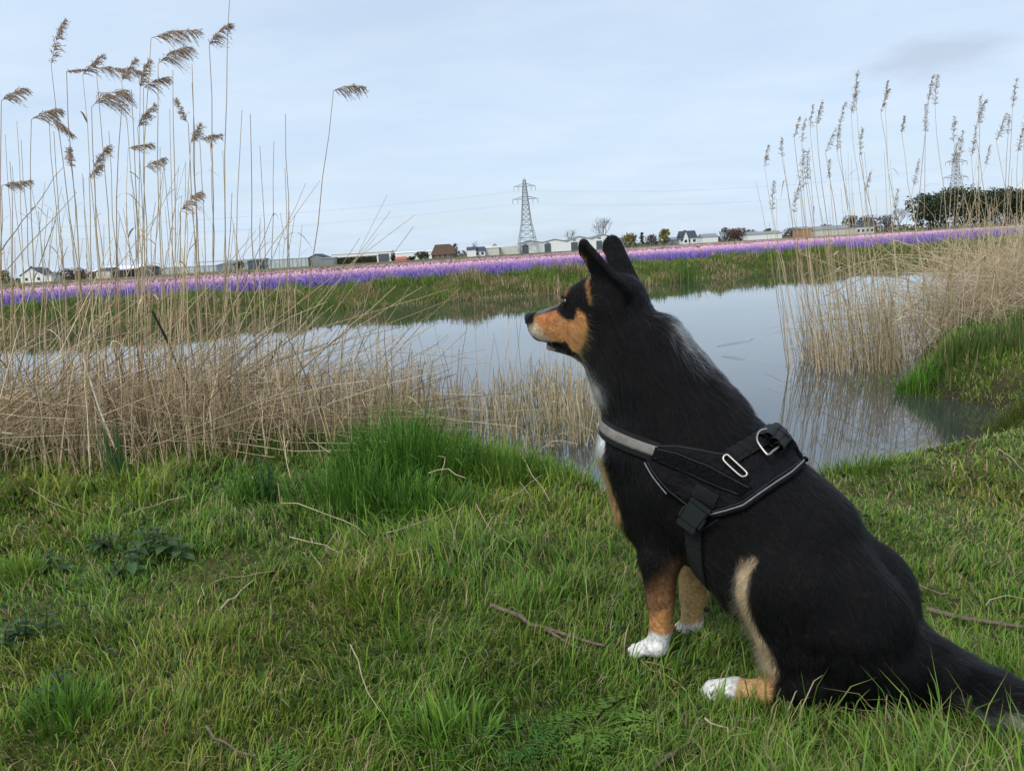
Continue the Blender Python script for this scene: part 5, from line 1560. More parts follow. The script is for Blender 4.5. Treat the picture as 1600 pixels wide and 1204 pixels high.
# top strap with its two humps, and the two steel rings
TS = [(1136, 722), (1147, 714), (1160, 706), (1176, 698), (1192, 690), (1207, 683), (1220, 678)]
ctr = [cam_hit(u, v) for u, v in TS]
tn = (sum((k for _, k in ctr), Vector()) / len(ctr)).normalized(); tn = (tn + Vector((0, .3, .5))).normalized()
mb = MB(); rows = []
wdir = (cam_hit(1166, 736)[0] - cam_hit(1138, 712)[0]); wdir = (wdir - tn * wdir.dot(tn)).normalized()
TT = np.linspace(0, len(TS) - 1, 31)
hum = [.004, .012, .007, .013, .016, .013, .006]
def tsp(t, side):
    i = min(int(t), len(TS) - 2); f = t - i
    p = ctr[i][0].lerp(ctr[i + 1][0], f); hh = hum[i] + (hum[i + 1] - hum[i]) * f
    hh += .0022 * math.sin(t * 9.0)                       # folds of the doubled webbing
    return p, hh
for top in (1, 0):
    for t in TT:
        p, hh = tsp(t, 0)
        for s in (-1, -.6, 0, .6, 1):
            rows.append(p + tn * (LIFT + (hh + .005 * (1 - s * s) if top else -.002)) + wdir * (s * (.0165 + .0006 * math.sin(t * 9))))
TS = list(TT)
N_ = len(rows) // 2; Q_ = []
for i in range(len(TS) - 1):
    for j in range(4):
        Q_.append((i * 5 + j, i * 5 + j + 1, (i + 1) * 5 + j + 1, (i + 1) * 5 + j))
    for j in (0, 4): Q_.append((i * 5 + j, (i + 1) * 5 + j, N_ + (i + 1) * 5 + j, N_ + i * 5 + j))
for i in (0, len(TS) - 1):
    for j in range(4): Q_.append((i * 5 + j, i * 5 + j + 1, N_ + i * 5 + j + 1, N_ + i * 5 + j))
mb.add([tuple(r) for r in rows], Q_); part('top_strap', mb, web_m)
# rolled strap end behind the second ring
e0, en = cam_hit(1210, 690); e1 = cam_hit(1204, 676)[0]
mb = MB()
for k, (u, v) in enumerate([(1196, 676), (1206, 674), (1216, 682), (1222, 690)]):
    p, n = cam_hit(u, v)
    p2 = M(u, v, max(.0, p.y - .03))
    c = M(u, v, .035)
    mb.tube([c + Vector((0, -.035, 0)), c + Vector((0, 0, .001)), c + Vector((0, .03, -.004))], [.010, .011, .010], 10)
part('strap_roll', mb, web_m)
def ring(px, name, r=.0024, off=None, lift=.016):
    pts = []
    hits = [cam_hit(u, v) for u, v in px]
    c = sum((h for h, _ in hits), Vector()) / len(hits)
    # keep the ring flat: a plane through its middle, facing outwards
    n = (sum((k for _, k in hits), Vector()) / len(hits)); n = (n + Vector((0, .4, .4))).normalized()
    o = DI @ EYE
    for u, v in px:
        d = DI.to_3x3() @ ray(u, v)
        t = ((c + n * lift) - o).dot(n) / d.dot(n)
        pts.append(o + d * t)
    A = np.array(pts); m_ = len(A); D_ = []
    for i in range(m_):                       # rounded closed loop
        p0, p1, p2, p3 = A[i - 1], A[i], A[(i + 1) % m_], A[(i + 2) % m_]
        for t in np.linspace(0, 1, 6, endpoint=False):
            D_.append(.5 * ((2 * p1) + (-p0 + p2) * t + (2 * p0 - 5 * p1 + 4 * p2 - p3) * t * t + (-p0 + 3 * p1 - 3 * p2 + p3) * t ** 3))
    D_.append(D_[0]); D_.append(D_[1])
    part(name, MB().tube(np.array(D_), r, 8), ring_m)
ring([(1131, 713), (1135, 710), (1139, 712), (1152, 724), (1165, 736), (1167, 741), (1163, 744), (1157, 743), (1144, 732), (1131, 719)], 'slide_ring', .0023, lift=.022)
ring([(1183, 687), (1185, 676), (1193, 671), (1203, 672), (1212, 682), (1219, 692), (1216, 698), (1208, 704), (1201, 710), (1197, 708), (1189, 698)], 'leash_ring', .0026, lift=.034)
# cloth bridge over the spine
xs = [M(u, v, 0).x for u, v in ((1205, 676), (1248, 722))]
# nose, eyes, claws
nose_m = mk('wet_nose', (.016, .016, .018), rough=.32, var=.2, scale=120, bump=1, bscale=500, spec=.6)
eye_m = mk('dog_eye', (.012, .007, .004), rough=.05, var=.1, spec=.8)
lid_m = mk('eyelid', (.008, .008, .009), rough=.5, var=.1)
claw_m = mk('claw_horn', (.035, .03, .028), rough=.4, var=.15)
pad_m = mk('paw_pad', (.02, .018, .018), rough=.7, var=.2)
def ico(c, r, sc=(1, 1, 1), rot=None, sub=3):
    bm_ = bmesh.new(); bmesh.ops.create_icosphere(bm_, subdivisions=sub, radius=1)
    for v in bm_.verts:
        q = Vector((v.co.x * sc[0], v.co.y * sc[1], v.co.z * sc[2])) * r
        if rot: q = rot @ q
        v.co = c + q
    for f in bm_.faces: f.smooth = True
    me = bpy.data.meshes.new('m'); bm_.to_mesh(me); bm_.free(); return me
npos = M(828, 498, 0)
me = ico(npos, .0155, (.80, 1.05, .98))
for v in me.vertices:                       # nostrils and the split below
    q = v.co - npos
    for s in (-1, 1):
        dd = (q - Vector((.008, s * .0095, -.001))).length
        v.co -= (q.normalized() * .0045 * math.exp(-(dd / .0042) ** 2))
    v.co -= q.normalized() * .002 * math.exp(-(q.y / .002) ** 2) * (1 if q.z < .002 else 0)
dlink('nose', me, nose_m)
ec, en = cam_hit(882, 472)
for s in (1, -1):
    c = Vector((ec.x, s * (ec.y - .0072), ec.z)); nv = Vector((en.x, s * en.y, en.z))
    dlink('eye', ico(c, .0105), eye_m)
for (u, v, off, w) in ((991, 1016, .076, .0098), (1052, 989, -.074, .0098), (1102, 1079, .125, .011)):
    for y in (-1.5, -.5, .5, 1.5):
        p = M(u, v, off) + Vector((0 if abs(y) < 1 else -.008, y * w, .000))
        dlink('claw', MB().tube([p + Vector((-.004, 0, .002)), p + Vector((.005, 0, -.001)), p + Vector((.011, 0, -.007))], [.0032, .0026, .0006], 6).mesh('claw', True), claw_m)
p = M(1103, 951, -.07); dlink('carpal_pad', ico(p, .0075, (1, 1, .8)), pad_m)
p = M(1049, 985, .07); dlink('carpal_pad', ico(p, .0055, (1, 1, .8)), pad_m)

# --- fur: real hairs rooted on the body
def grow_fur(nh, seed):
    r = np.random.default_rng(seed)
    tri = np.concatenate([DQ[:, [0, 1, 2]], DQ[:, [0, 2, 3]]])
    A, B, C = DV2[tri[:, 0]], DV2[tri[:, 1]], DV2[tri[:, 2]]
    ar = np.linalg.norm(np.cross(B - A, C - A), axis=1)
    cen = (A + B + C) / 3
    # face and legs need denser, finer hair
    fx = M(930, 500, 0).x
    wt = ar * (1 + 1.6 * (cen[:, 0] > fx) + 1.2 * (cen[:, 2] < .12))
    k = r.choice(len(tri), nh, p=wt / wt.sum())
    u, v = r.random(nh), r.random(nh); s = u + v > 1; u[s], v[s] = 1 - u[s], 1 - v[s]
    P = A[k] + (B[k] - A[k]) * u[:, None] + (C[k] - A[k]) * v[:, None]
    N = grid_grad(P)
    # nothing grows through the harness, nose, eye or lips
    ok = np.ones(nh, bool)
    for Ap in HARN_POLYS: ok &= poly_sd(P, Ap) > -.004
    for c, nrm, hw, d in HARN_BANDS:
        q = P - c
        ok &= ~((np.abs(q @ nrm) < hw) & (q @ d > -.02) & ((np.abs(P[:, 1]) > .035) | (d[2] < -.6)))
    ok &= np.linalg.norm(P - np.array(npos), axis=1) > .0150
    for s_ in (1, -1): ok &= np.linalg.norm(P - np.array([ec.x, s_ * ec.y, ec.z]), axis=1) > .0095
    ok &= poly_sd(P, LIPS) > .0005
    ok &= P[:, 2] > .002
    P, N = P[ok], N[ok]; n = len(P)
    W = np.zeros(n); D_ = np.zeros((n, 3)); Hl = np.zeros(n)
    for pr in PR:
        d = sdf_prim(P, pr); w = np.exp(-np.maximum(d, 0) / .010) * np.exp(-np.maximum(-d, 0) / .04)
        W += w; D_ += w[:, None] * pr[7]; Hl += w * pr[6]
    for e in EARS:
        d = sdf_ear(P, e); w = 6 * np.exp(-np.maximum(d, 0) / .004)
        W += w; D_ += w[:, None] * e[1]; Hl += w * .006
    D_ = unit(D_); Hl /= W
    # tufts: slow swirls in direction and length
    def n3(f, s):
        return np.stack([fbm(P[:, 0] * f + P[:, 1] * f * .7, P[:, 2] * f + s * 3 + P[:, 1] * f * .5, s + j * 9) - .5 for j in range(3)], 1)
    D_ = D_ + n3(16, 1) * 1.25 * np.clip(Hl / .03, .2, 1)[:, None] + n3(60, 4) * .9 * np.clip(Hl / .03, .15, 1)[:, None]
    D_ = unit(D_ - N * (D_ * N).sum(1)[:, None])
    long_ = np.clip(Hl / .03, 0.1, 1.3)
    L = Hl * r.uniform(.6, 1.25, n) * (.75 + .5 * vnoise(P[:, 0] * 60, P[:, 2] * 60 + P[:, 1] * 40, 5))
    # fringe before the thigh, tuft at the throat, ruff on the nape
    for (u, v, off, rad, ex) in ((1160, 950, .11, .05, 1.3), (1175, 1010, .11, .04, 1.3), (905, 585, .02, .03, 1.3), (948, 680, .0, .045, 1.9), (1095, 540, .0, .05, 1.3), (1100, 905, .04, .03, 1.4)):
        L *= 1 + (ex - 1) * np.exp(-(np.linalg.norm(P - np.array(M(u, v, off)), axis=1) / rad) ** 2)
    Pm = P * np.array([1, 0, 1]) + np.abs(P) * np.array([0, 1, 0]); dm = np.full(n, 9.0)
    for a_, b_ in zip(FRI[:-1], FRI[1:]):
        e_ = b_[0] - a_[0]; t_ = np.clip(((Pm - a_[0]) @ e_) / (e_ @ e_), 0, 1)
        dm = np.minimum(dm, np.linalg.norm(Pm - a_[0] - t_[:, None] * e_, axis=1))
    fw = np.exp(-(dm / .018) ** 2)[:, None]
    D_ = unit(D_ * (1 - fw) + fw * np.stack([np.full(n, .8), np.sign(P[:, 1]) * .25, np.full(n, -.45)], 1))
    D_ = unit(D_ - N * (D_ * N).sum(1)[:, None]) ; L = L * (1 + .35 * fw[:, 0])
    lift = .28 * fw[:, 0] + .10 + .10 * sstep(.020, .034, Hl) + r.normal(0, .05, n)
    D_ = D_ + r.normal(0, .15, (n, 3))
    K = 5
    out = np.zeros((n, K, 3)); out[:, 0] = P - N * .0008
    d = unit(D_ + N * lift[:, None]); g = np.array([0, 0, -1.])
    for i in range(1, K):
        out[:, i] = out[:, i - 1] + d * (L / (K - 1))[:, None]
        d = unit(d * 1.0 + D_ * .25 + g * .10 * long_[:, None] - N * (.10 * lift)[:, None] + r.normal(0, .05, (n, 3)))
    out[:, :, 2] = np.maximum(out[:, :, 2], .001)
    # hairs gather into small locks
    key = np.floor((P + r.normal(0, .0022, P.shape)) / np.where(Hl > .028, .013, .009)[:, None]).astype(np.int64)
    key = key[:, 0] * 1000003 + key[:, 1] * 1009 + key[:, 2]
    _, inv = np.unique(key, return_inverse=True); inv = inv.ravel(); cnt = np.bincount(inv)
    st_ = (.62 * np.clip((Hl - .010) / .02, 0, 1))[:, None]
    for i in range(1, K):
        mean = np.stack([np.bincount(inv, out[:, i, j]) / cnt for j in range(3)], 1)[inv]
        out[:, i] += (mean - out[:, i]) * st_ * (i / (K - 1)) ** 1.3
    col = coat(P, 1.0)
    return out, col, L
def fur_object(name, pts, col, r0, mat):
    n, K, _ = pts.shape
    cu = bpy.data.hair_curves.new(name)
    cu.add_curves([K] * n)
    cu.points.foreach_set('position', pts.astype(np.float32).ravel())
    rad = np.tile(np.linspace(1, .25, K), (n, 1)) * r0[:, None]
    cu.points.foreach_set('radius', rad.astype(np.float32).ravel())
    a = cu.attributes.new('col', 'FLOAT_COLOR', 'CURVE')
    c = np.ones((n, 4), np.float32); c[:, :3] = col
    a.data.foreach_set('color', c.ravel())
    cu.materials.append(mat)
    o = bpy.data.objects.new(name, cu); COL.objects.link(o); o.parent = dog
    return o
fur_m = bpy.data.materials.new('dog_fur'); fur_m.use_nodes = True
t = fur_m.node_tree; t.nodes.clear()
hb = t.nodes.new('ShaderNodeBsdfHairPrincipled'); hb.parametrization = 'COLOR'
hb.inputs['IOR'].default_value = 1.275; hb.inputs['Roughness'].default_value = .40; hb.inputs['Radial Roughness'].default_value = .5; hb.inputs['Random Roughness'].default_value = .3 if 'Random Roughness' in hb.inputs else 0
at_ = t.nodes.new('ShaderNodeAttribute'); at_.attribute_name = 'col'
ou = t.nodes.new('ShaderNodeOutputMaterial')
t.links.new(at_.outputs['Color'], hb.inputs['Color']); t.links.new(hb.outputs[0], ou.inputs[0])
pts, col, L_ = grow_fur(230000, 77)
wk = []
for k in range(16):
    h, n = cam_hit(840 + 5 * (k % 5), 514 + 6 * (k // 5)); s_ = 1 if k % 3 else -1
    h = Vector((h.x, h.y * s_, h.z)); n = Vector((n.x, n.y * s_, n.z)); l_ = random.uniform(.03, .05)
    d_ = (n * .6 + Vector((-.5 + random.uniform(-.2, .2), 0, -.45 + random.uniform(-.25, .2)))).normalized()
    wk.append([list(h + d_ * l_ * t_ + Vector((0, 0, -.012)) * t_ * t_) for t_ in np.linspace(0, 1, 5)])
pts = np.concatenate([pts, np.array(wk)]); col = np.concatenate([col, np.tile([.35, .28, .2], (16, 1)) * rng.uniform(.1, 1.4, (16, 1))]); L_ = np.concatenate([L_, np.full(16, .01)])
fur_object('fur', pts, col, np.clip(.00019 + L_ * .004, .00019, .0003), fur_m)
scene.cycles_curves.shape = 'RIBBONS' if hasattr(scene, 'cycles_curves') else None
# ------------------------------------------------------------------ the near bank: turf, tussocks, plants, twigs
GREENS = [(.132, .258, .028), (.178, .312, .040), (.088, .185, .030), (.250, .330, .055), (.205, .250, .064)]
def in_dog(x, y, pad=.0):
    p = np.stack([x, y, np.full_like(x, DO.z + .012)], 1)
    R3 = np.array(DI.to_3x3()); q = p @ R3.T + np.array(DI.translation)
    return dog_sdf(q) < pad
def lawn(n, name, label, hrange, wrange, rad, cut, cols, wts, bend=(.3, 1.4), seed=0, dry=0.0, pad=.0):
    r = np.random.default_rng(100 + seed)
    P = np.zeros((0, 2))
    while len(P) < n:
        k = n
        a = r.uniform(-1.0, 1.0, k); rr = rad[0] + (rad[1] - rad[0]) * r.random(k) ** cut
        p = np.stack([np.sin(a) * rr, np.cos(a) * rr], 1)
        d, f = shore(p[:, 0], p[:, 1])
        den = fbm(p[:, 0] * 6, p[:, 1] * 6, 200 + seed)
        ok = (d > .04) & ~f & (r.random(k) < .6 + .6 * sstep(.3, .6, den)) & (np.abs(a) < .72 + .28 * r.random(k))
        P = np.concatenate([P, p[ok]])
    P = P[:n]
    ok = ~in_dog(P[:, 0], P[:, 1], pad); P = P[ok]; n = len(P)
    z = height(P[:, 0], P[:, 1])
    t1 = fbm(P[:, 0] * 2.1, P[:, 1] * 2.1, 61); t2 = fbm(P[:, 0] * 8, P[:, 1] * 8, 62); t3 = fbm(P[:, 0] * 1.3 + 9, P[:, 1] * 1.3, 63)
    dist = np.hypot(P[:, 0], P[:, 1])
    h = r.uniform(*hrange, n) * (.75 + .75 * sstep(.35, .75, t2)) * (.75 + .6 * sstep(.4, .7, t1))
    d, _ = shore(P[:, 0], P[:, 1])
    h *= 1 + .9 * (1 - sstep(.1, .7, d)) * (P[:, 0] < .9)
    rt = sstep(.6, 1.4, P[:, 0]) * sstep(1.6, 2.2, P[:, 1])            # the right lawn is trodden short
    h *= 1 - .45 * rt
    # pressed down round the dog
    c = palette(n, cols, wts, .2)
    warm = sstep(.48, .68, t3)[:, None] * .55
    c = c * (1 - warm) + c * np.array([1.55, 1.12, 1.1]) * warm
    c = c * (1 - .35 * rt[:, None]) + c * np.array([1.35, 1.1, 1.6]) * .35 * rt[:, None]
    dead = r.random(n) < dry * (.4 + 1.6 * sstep(.45, .7, fbm(P[:, 0] * 4, P[:, 1] * 4, 66)) + 1.2 * rt)
    c = np.where(dead[:, None], palette(n, [(.34, .27, .13), (.25, .20, .09), (.42, .36, .21)], [2, 2, 1]), c)
    az0 = fbm(P[:, 0] * 2.5, P[:, 1] * 2.5, 70) * 14
    az = az0 + r.normal(0, 1.3, n)
    bd = r.uniform(*bend, n) + np.where(dead, .5, 0)
    w = r.uniform(*wrange, n) * np.clip(dist / 1.7, .95, 2.6)
    global rng
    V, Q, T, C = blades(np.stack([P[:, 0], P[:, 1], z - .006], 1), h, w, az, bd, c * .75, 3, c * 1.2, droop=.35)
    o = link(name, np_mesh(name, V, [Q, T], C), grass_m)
    tag(o, label, 'grass', None, 'stuff')
lawn(235000, 'lawn_grass', 'short dense green grass of the near bank', (.020, .052), (.0018, .0034), (.75, 6.5), 1.45, GREENS, [4, 3, 2, 2, 1.5], seed=1, dry=.055)
lawn(10000, 'lawn_grass', 'longer green blades standing out of the near turf', (.05, .125), (.0022, .0042), (.8, 5.5), 1.1, GREENS, [3, 4, 2, 1.5, 1], (.4, 1.6), seed=2, dry=.07, pad=.004)
lawn(17000, 'dead_grass', 'dead straw thatch lying low in the turf', (.03, .09), (.0012, .0026), (.75, 6.0), 1.2, [(.36, .29, .15), (.26, .20, .10), (.44, .38, .23)], [2, 2, 1], (1.1, 2.0), seed=3)
lawn(13000, 'turf_herbs', 'tiny broad leaves of clover and herbs low in the turf', (.02, .045), (.007, .013), (.8, 4.0), .75, [(.05, .10, .02), (.07, .13, .03), (.04, .085, .03)], [1, 1, 1], (.7, 1.5), seed=4)

def tussock(u, v, rad, hgt, n, label, cols, wts, wdt=(.003, .0055), bend=(.15, 1.3), name='grass_tussock', ell=.7, drop=.7):
    c0 = at_z(u, v, 0); c0.z = gz(c0.x, c0.y)
    a = rng.uniform(0, 6.28, n); rr = rad * rng.random(n) ** .6
    x, y = c0.x + np.cos(a) * rr, c0.y + np.sin(a) * rr * ell
    z = np.maximum(height(x, y), WZ - .05)
    c = palette(n, cols, wts, .2)
    az = a + rng.normal(0, .8, n)
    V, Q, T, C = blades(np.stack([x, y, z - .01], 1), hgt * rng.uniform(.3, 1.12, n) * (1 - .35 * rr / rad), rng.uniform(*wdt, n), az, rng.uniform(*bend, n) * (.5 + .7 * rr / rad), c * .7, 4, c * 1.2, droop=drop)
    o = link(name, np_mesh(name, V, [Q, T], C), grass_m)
    tag(o, label, 'grass tuft')
    return o
LUSH = [(.085, .200, .020), (.125, .260, .034), (.055, .130, .022)]
tussock(640, 752, .28, .38, 1150, 'tallest lush green grass tussock at the water edge in front of the reed stubble', LUSH, [3, 2, 2])
tussock(560, 795, .24, .24, 700, 'lush tussock on the near left flank of the tallest one', LUSH, [3, 2, 2])
tussock(660, 800, .22, .18, 600, 'lush green tussock directly in front of the tallest one', LUSH, [3, 2, 1])
tussock(770, 745, .26, .20, 1300, 'grass tussock right of the tallest one, at the stubble', GREENS, [3, 2, 2, 1, 1])
tussock(855, 742, .22, .17, 1100, 'grass tussock at the water edge just left of the dog chest', GREENS, [3, 2, 2, 1, 1])
tussock(890, 760, .12, .14, 500, 'small tuft at the lip of the bank beside the dog chest', GREENS, [2, 3, 1, 1, 1])
tussock(105, 1120, .10, .13, 260, 'dark arching grass tuft at the lower left', GREENS, [3, 1, 3, 0, 0], (.003, .005))
tussock(30, 900, .12, .12, 420, 'yellow green tuft at the left picture edge below the nettles', GREENS, [1, 3, 0, 2, 0])
tussock(700, 1150, .09, .13, 260, 'tuft of broad blades at the bottom, left of the cow parsley', GREENS, [2, 2, 2, 1, 0], (.004, .007))
tussock(395, 790, .10, .20, 300, 'fresh green tuft under the fallen reeds left of the tussock', LUSH, [2, 2, 1])
tussock(1340, 735, .16, .10, 500, 'short tuft on the bank lip right of the dog back', GREENS, [2, 2, 1, 2, 1])
tussock(1570, 540, 1.1, .14, 4200, 'yellowish low grass on the right bank under the pale reeds', GREENS, [2, 3, 1, 3, 2], (.004, .008), name='bank_turf')
# iris-like blades at the foot of the left reeds
FL = [(.075, .150, .050), (.095, .175, .055), (.060, .120, .045)]
tussock(182, 750, .05, .34, 26, 'blue green iris blades at the foot of the left reeds', FL, [1, 1, 1], (.010, .016), (.02, .25), 'iris_clump', drop=.2)
tussock(418, 790, .04, .26, 22, 'short blue green iris blades left of the tallest tussock', FL, [1, 1, 1], (.010, .015), (.02, .3), 'iris_clump', drop=.2)
# bright sedge on the right bank
tussock(1500, 552, .36, .27, 560, 'bright green sedge clump under the right reeds, on the left', [(.13, .20, .045), (.17, .24, .06), (.085, .14, .035), (.34, .28, .14)], [2, 1, 2, 1], (.006, .010), (.05, .8), 'sedge_clump')
tussock(1600, 548, .42, .36, 760, 'tall bright green sedge at the right picture edge under the reeds', [(.13, .20, .045), (.17, .24, .06), (.085, .14, .035), (.34, .28, .14)], [2, 1, 2, 1], (.006, .010), (.05, .8), 'sedge_clump')
tussock(1612, 600, .30, .16, 900, 'yellow green mossy tuft at the right edge above the lawn', [(.13, .16, .03), (.10, .13, .03)], [1, 1], (.004, .007))
tussock(1436, 556, .14, .26, 360, 'small sedge clump at the tip of the right bank', LUSH, [2, 3, 1], (.006, .010), (.05, .9), 'sedge_clump')
tussock(1262, 712, .08, .10, 200, 'dark tuft seen just behind the harness', GREENS, [2, 1, 2, 0, 0])

# --- leafy plants
nettle_m = mk('nettle_leaf', (.030, .062, .030), rough=.55, var=.25, scale=40, attr='col', transl=.2, spec=.3)
parsley_m = mk('cow_parsley_leaf', (.07, .16, .02), rough=.55, var=.15, scale=40, attr='col', transl=.3, spec=.25)
def leaf_shape(L, W, teeth=7, fold=.18, droop=.5):
    """toothed leaf along +x with a folded midrib"""
    V, Q = [], []
    n = teeth * 2
    for i in range(n + 1):
        t = i / n
        w = W * (math.sin(math.pi * min(1, t * 1.08 + .05)) ** .8) * (1.0 if i % 2 else .80) if 0 < i < n else .0004
        x = L * t; z = -droop * L * t * t
        V += [(x, -w, z + w * fold * 1.3), (x, 0, z), (x + (L * .03 if i % 2 else 0), w, z + w * fold * 1.3)]
    for i in range(n):
        a = i * 3
        Q += [(a, a + 1, a + 4, a + 3), (a + 1, a + 2, a + 5, a + 4)]
    return np.array(V), np.array(Q)
def nettle(u, v, size, label, n_st=4, purple=.3, loc=None):
    c0 = at_z(u, v, 0); c0.z = gz(c0.x, c0.y)
    e = empty('nettle_plant', tuple(c0), label, 'nettle', 'nettles in the turf')
    st = []
    for s in range(n_st):
        a = rng.uniform(0, 6.28); sp = size * .5 * math.sqrt(rng.random()) if s else 0
        b = np.array([c0.x + math.cos(a) * sp, c0.y + math.sin(a) * sp, c0.z])
        h = size * rng.uniform(.35, .75)
        top = b + np.array([math.cos(a) * .15 * h, math.sin(a) * .15 * h, h])
        st.append(MB().tube([b - np.array([0, 0, .01]), (b + top) / 2, top], [.0028, .0024, .0014], 5))
        pairs = 4
        for k in range(pairs):
            t = .35 + .65 * k / (pairs - 1)
            L = size * .42 * (1.0 - .55 * (t - .35) / .65) * rng.uniform(.8, 1.2)
            for s2 in (0, 1):
                az = k * 1.57 + s2 * math.pi + rng.normal(0, .25)
                V, Q = leaf_shape(L, L * .30, 7, .25, rng.uniform(.15, .55))
                el = rng.uniform(.0, .5) + .35 * (t > .9)
                ca, sa, ce, se = math.cos(az), math.sin(az), math.cos(el), math.sin(el)
                X = V[:, 0] * ce - V[:, 2] * se; Z = V[:, 0] * se + V[:, 2] * ce
                Wd = np.stack([X * ca - V[:, 1] * sa, X * sa + V[:, 1] * ca, Z], 1) + b + (top - b) * t
                col = np.array([.055, .108, .034]) * rng.uniform(.75, 1.3)
                col = col * (1 - purple * (t > .7)) + np.array([.045, .035, .035]) * purple * (t > .7)
                m = MB(); m.add(Wd, Q, None, col); m.build('leaf', nettle_m, e, True)
    for q in st: q.build('stem', stem_m, e, True)
nettle(268, 872, .16, 'largest dark nettle plant, in the left half of the lawn', 5)
nettle(222, 886, .13, 'nettle touching the left side of the largest one', 3)
nettle(178, 856, .11, 'nettle behind and left of the largest one', 3, .5)
nettle(74, 890, .12, 'small dark nettle nearer the left picture edge', 3, .4)
nettle(72, 992, .10, 'low nettle in the lower left, above the dark grass tuft', 2, .1)
nettle(8, 1016, .10, 'nettle cut by the left picture edge', 2, .1)
nettle(100, 1082, .10, 'nettle rising out of the dark arching grass tuft', 2, .3)
nettle(172, 1020, .05, 'tiny single nettle seedling in the lower left turf', 1, .0)
nettle(205, 560 + 92, .14, 'nettle among the feet of the left reeds', 3, .0)
def parsley(u, v, size, label, nf, cols=((.095, .185, .026), (.130, .225, .036)), spread=1.0):
    c0 = at_z(u, v, 0); c0.z = gz(c0.x, c0.y)
    e = empty('cow_parsley', tuple(c0), label, 'plant', 'feathery cow parsley in the turf')
    for k in range(nf):
        az = k * 2.4 + rng.normal(0, .3); L = size * rng.uniform(.6, 1.1)
        q = np.linspace(0, 1, 7)
        rise = rng.uniform(.35, .8)
        ax = np.stack([np.cos(az) * L * q * spread, np.sin(az) * L * q * spread, L * (rise * q - .55 * q ** 2)], 1) + np.array(c0)
        m = MB(); col = np.array(cols[k % len(cols)]) * rng.uniform(.85, 1.15)
        m.tube(ax, np.linspace(.0015, .0006, 7), 4, col)
        side = np.array([-math.sin(az), math.cos(az), 0]); fwd = np.array([math.cos(az), math.sin(az), 0])
        for i in range(2, 7):
            for s in (1, -1):
                l = L * .42 * (1.05 - (i - 2) / 5.2)
                d = unit(side * s * .9 + fwd * .55 + np.array([0, 0, -.05]))
                for j in range(1, 5):            # pinnules
                    p = ax[i] + d * l * j / 4.5
                    for s2 in (1, -1, 0):
                        pd = unit(d * (.6 if s2 else 1.2) + np.cross(d, [0, 0, 1]) * s2 * .8); ll = l * .34 * (1.15 - j / 5.5)
                        wv = np.cross(pd, [0, 0, 1.]) * ll * .24
                        m.add([p, p + pd * ll * .45 + wv + np.array([0, 0, .002]), p + pd * ll, p + pd * ll * .45 - wv + np.array([0, 0, .002])], [(0, 1, 2, 3)], None, col * rng.uniform(.8, 1.25))
        m.build('frond', parsley_m, e, False)
parsley(925, 1130, .13, 'feathery bright green cow parsley plant at bottom centre', 12)
parsley(975, 1165, .10, 'cow parsley right of the largest feathery one at the bottom', 8)
parsley(800, 1150, .10, 'darker cow parsley left of the largest feathery one', 8, ((.05, .13, .02), (.065, .15, .025)))
parsley(735, 1195, .08, 'small cow parsley at the bottom picture edge', 6, ((.05, .13, .02), (.065, .15, .025)))
parsley(425, 1190, .085, 'yellow green leafy plant at the bottom, left of centre', 7, ((.10, .20, .03), (.13, .22, .04)))
parsley(490, 1196, .06, 'small yellow green leafy plant beside the one at the bottom left of centre', 5, ((.10, .20, .03), (.13, .22, .04)))
parsley(575, 1120, .07, 'light green leafy sprig in the turf below centre', 5, ((.09, .17, .03),))
parsley(190, 690, .12, 'feathery leaves among the foot of the left reeds', 6, ((.06, .15, .03),))

# --- twigs and dry stalks on the grass
twig_w = mk('dead_twig', (.21, .155, .11), rough=.9, var=.3, scale=60, bump=1, bscale=200)
straw_w = mk('bleached_straw', (.42, .34, .20), rough=.7, var=.2, scale=60)
twig_w.node_tree.nodes['Principled BSDF'].inputs['Roughness'].default_value = .85
straw_d = mk('brown_straw', (.33, .24, .13), rough=.7, var=.2, scale=60)
def on_turf(pts, r, mat, name, label, h=.03, forks=(), jitter=.004):
    def lay(ps):
        out = []
        for i, (u, v) in enumerate(ps):
            p = at_z(u, v, h); g_ = gz(p.x, p.y); p = at_z(u, v, g_ + h)
            out.append(np.array(p) + rng.normal(0, jitter * .4, 3))
        A = [out[0]]
        for a, b in zip(out[:-1], out[1:]):
            A += [a + (b - a) * .5 + rng.normal(0, jitter, 3), b]
        return np.array(A)
    A = lay(pts); m = MB(); r *= .75; m.tube(A, np.linspace(r, r * .55, len(A)), 6)
    o = m.build(name, mat, None, True)
    tag(o, label, name.replace('_', ' '))
    for f in forks:
        B = lay(f); mm = MB(); mm.tube(B, np.linspace(r * .7, r * .35, len(B)), 5)
        mm.build('side_twig', mat, o, True)
    return o
on_turf([(770, 944), (812, 962), (850, 982), (900, 996), (946, 1009)], .0075, twig_w, 'twig', 'forked dead twig lying left of the dog front paws', .03, [[(850, 982), (880, 1000), (908, 1013)], [(790, 953), (800, 946), (822, 966)]])
on_turf([(1448, 952), (1500, 964), (1560, 974), (1612, 980)], .0085, twig_w, 'twig', 'long brown stick behind the dog, reaching the right picture edge', .03, [[(1520, 968), (1523, 963)]])
on_turf([(1428, 918), (1458, 922), (1482, 927)], .004, twig_w, 'twig', 'short stick behind the dog above the long one', .025)
on_turf([(1362, 842), (1374, 826), (1378, 810)], .003, twig_w, 'twig', 'small upright twig behind the dog back', .03)
on_turf([(720, 880), (780, 873), (830, 869)], .003, twig_w, 'twig', 'thin dark twig in the turf left of the dog legs', .03)
on_turf([(1020, 1204), (1048, 1180), (1082, 1158)], .0045, twig_w, 'twig', 'grey twig at the bottom edge under the dog hind paw', .03)
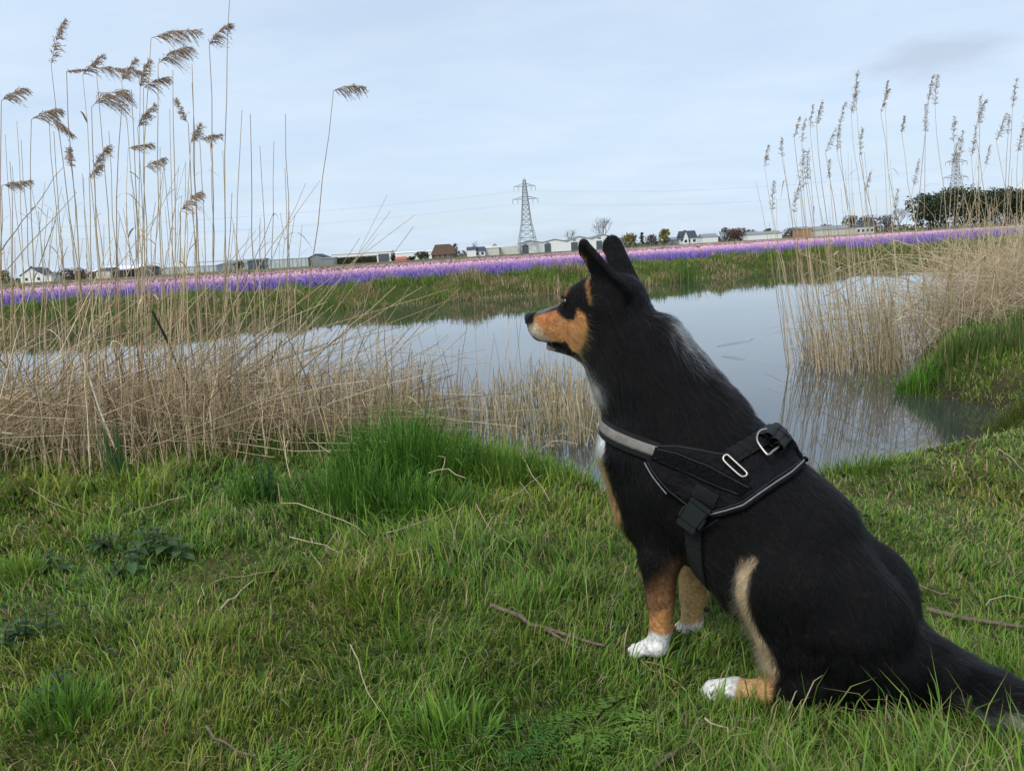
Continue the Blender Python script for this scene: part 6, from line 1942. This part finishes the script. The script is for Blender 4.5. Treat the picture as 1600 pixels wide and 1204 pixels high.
on_turf([(1104, 1120), (1122, 1134), (1138, 1158)], .003, straw_w, 'twig', 'pale twig just below the dog hind paw', .035)
on_turf([(322, 1134), (352, 1156), (400, 1182)], .004, twig_w, 'twig', 'brown twig at the bottom left of centre', .035)
on_turf([(343, 953), (368, 934), (396, 906)], .0045, straw_w, 'dry_stalk', 'broad pale reed piece lying slanted left of the lawn middle', .035)
on_turf([(440, 785), (500, 800), (540, 815), (572, 836)], .0028, straw_w, 'dry_stalk', 'long pale curved stalk in front of the lush tussock', .06)
on_turf([(452, 838), (510, 850), (540, 866), (545, 880)], .0026, straw_w, 'dry_stalk', 'thin curved stalk with hooked end left of the lawn middle', .04)
on_turf([(335, 908), (380, 902), (430, 893)], .0022, straw_d, 'dry_stalk', 'thin brown straw above the broad pale reed piece', .035)
on_turf([(782, 784), (812, 768), (846, 742)], .0026, straw_w, 'dry_stalk', 'pale straight stalk crossing the turf left of the dog', .06)
on_turf([(810, 705), (832, 742), (860, 785)], .0026, straw_w, 'dry_stalk', 'pale bent stalk leaning down the bank left of the dog', .08)
on_turf([(605, 832), (650, 818), (712, 793)], .0022, straw_w, 'dry_stalk', 'thin pale stalk in front of the lush tussock, slanting up right', .06)
on_turf([(670, 738), (700, 733), (726, 746)], .0032, straw_w, 'dry_stalk', 'curled dead leaf hanging in the lush tussock', .14, [[(690, 735), (696, 715), (685, 712)]])
on_turf([(745, 787), (762, 822), (800, 850)], .002, straw_w, 'dry_stalk', 'thin bent straw in the turf between tussock and dog', .05)
on_turf([(548, 1008), (565, 1055), (592, 1112)], .0020, straw_w, 'dry_stalk', 'thin straw pointing down below the lawn middle', .05)
on_turf([(45, 762), (80, 785), (135, 805)], .003, straw_d, 'dry_stalk', 'brown stalk fallen out of the left reeds onto the grass', .05)
on_turf([(290, 775), (240, 790), (200, 805)], .0022, straw_w, 'dry_stalk', 'pale stalk at the foot of the left reeds', .06)
on_turf([(620, 868), (640, 860), (662, 855)], .0035, straw_d, 'dry_stalk', 'short brown leaf scrap under the lush tussock', .05)
on_turf([(310, 945), (322, 930), (318, 912)], .0022, straw_w, 'dry_stalk', 'small hooked straw near the largest nettle', .05)
on_turf([(1000, 1030), (1040, 1052), (1072, 1080)], .0026, straw_d, 'dry_stalk', 'flattened straw between the dog paws', .02, [[(1030, 1045), (1035, 1062), (1058, 1090)], [(1010, 1035), (1050, 1045), (1065, 1062)]])
on_turf([(1540, 945), (1570, 930), (1602, 938)], .0016, straw_w, 'dry_stalk', 'thin yellow blade arching at the right edge behind the dog', .06)
on_turf([(1560, 700), (1580, 715), (1602, 740)], .0024, straw_w, 'dry_stalk', 'pale stalk on the right lawn near the picture edge', .03)
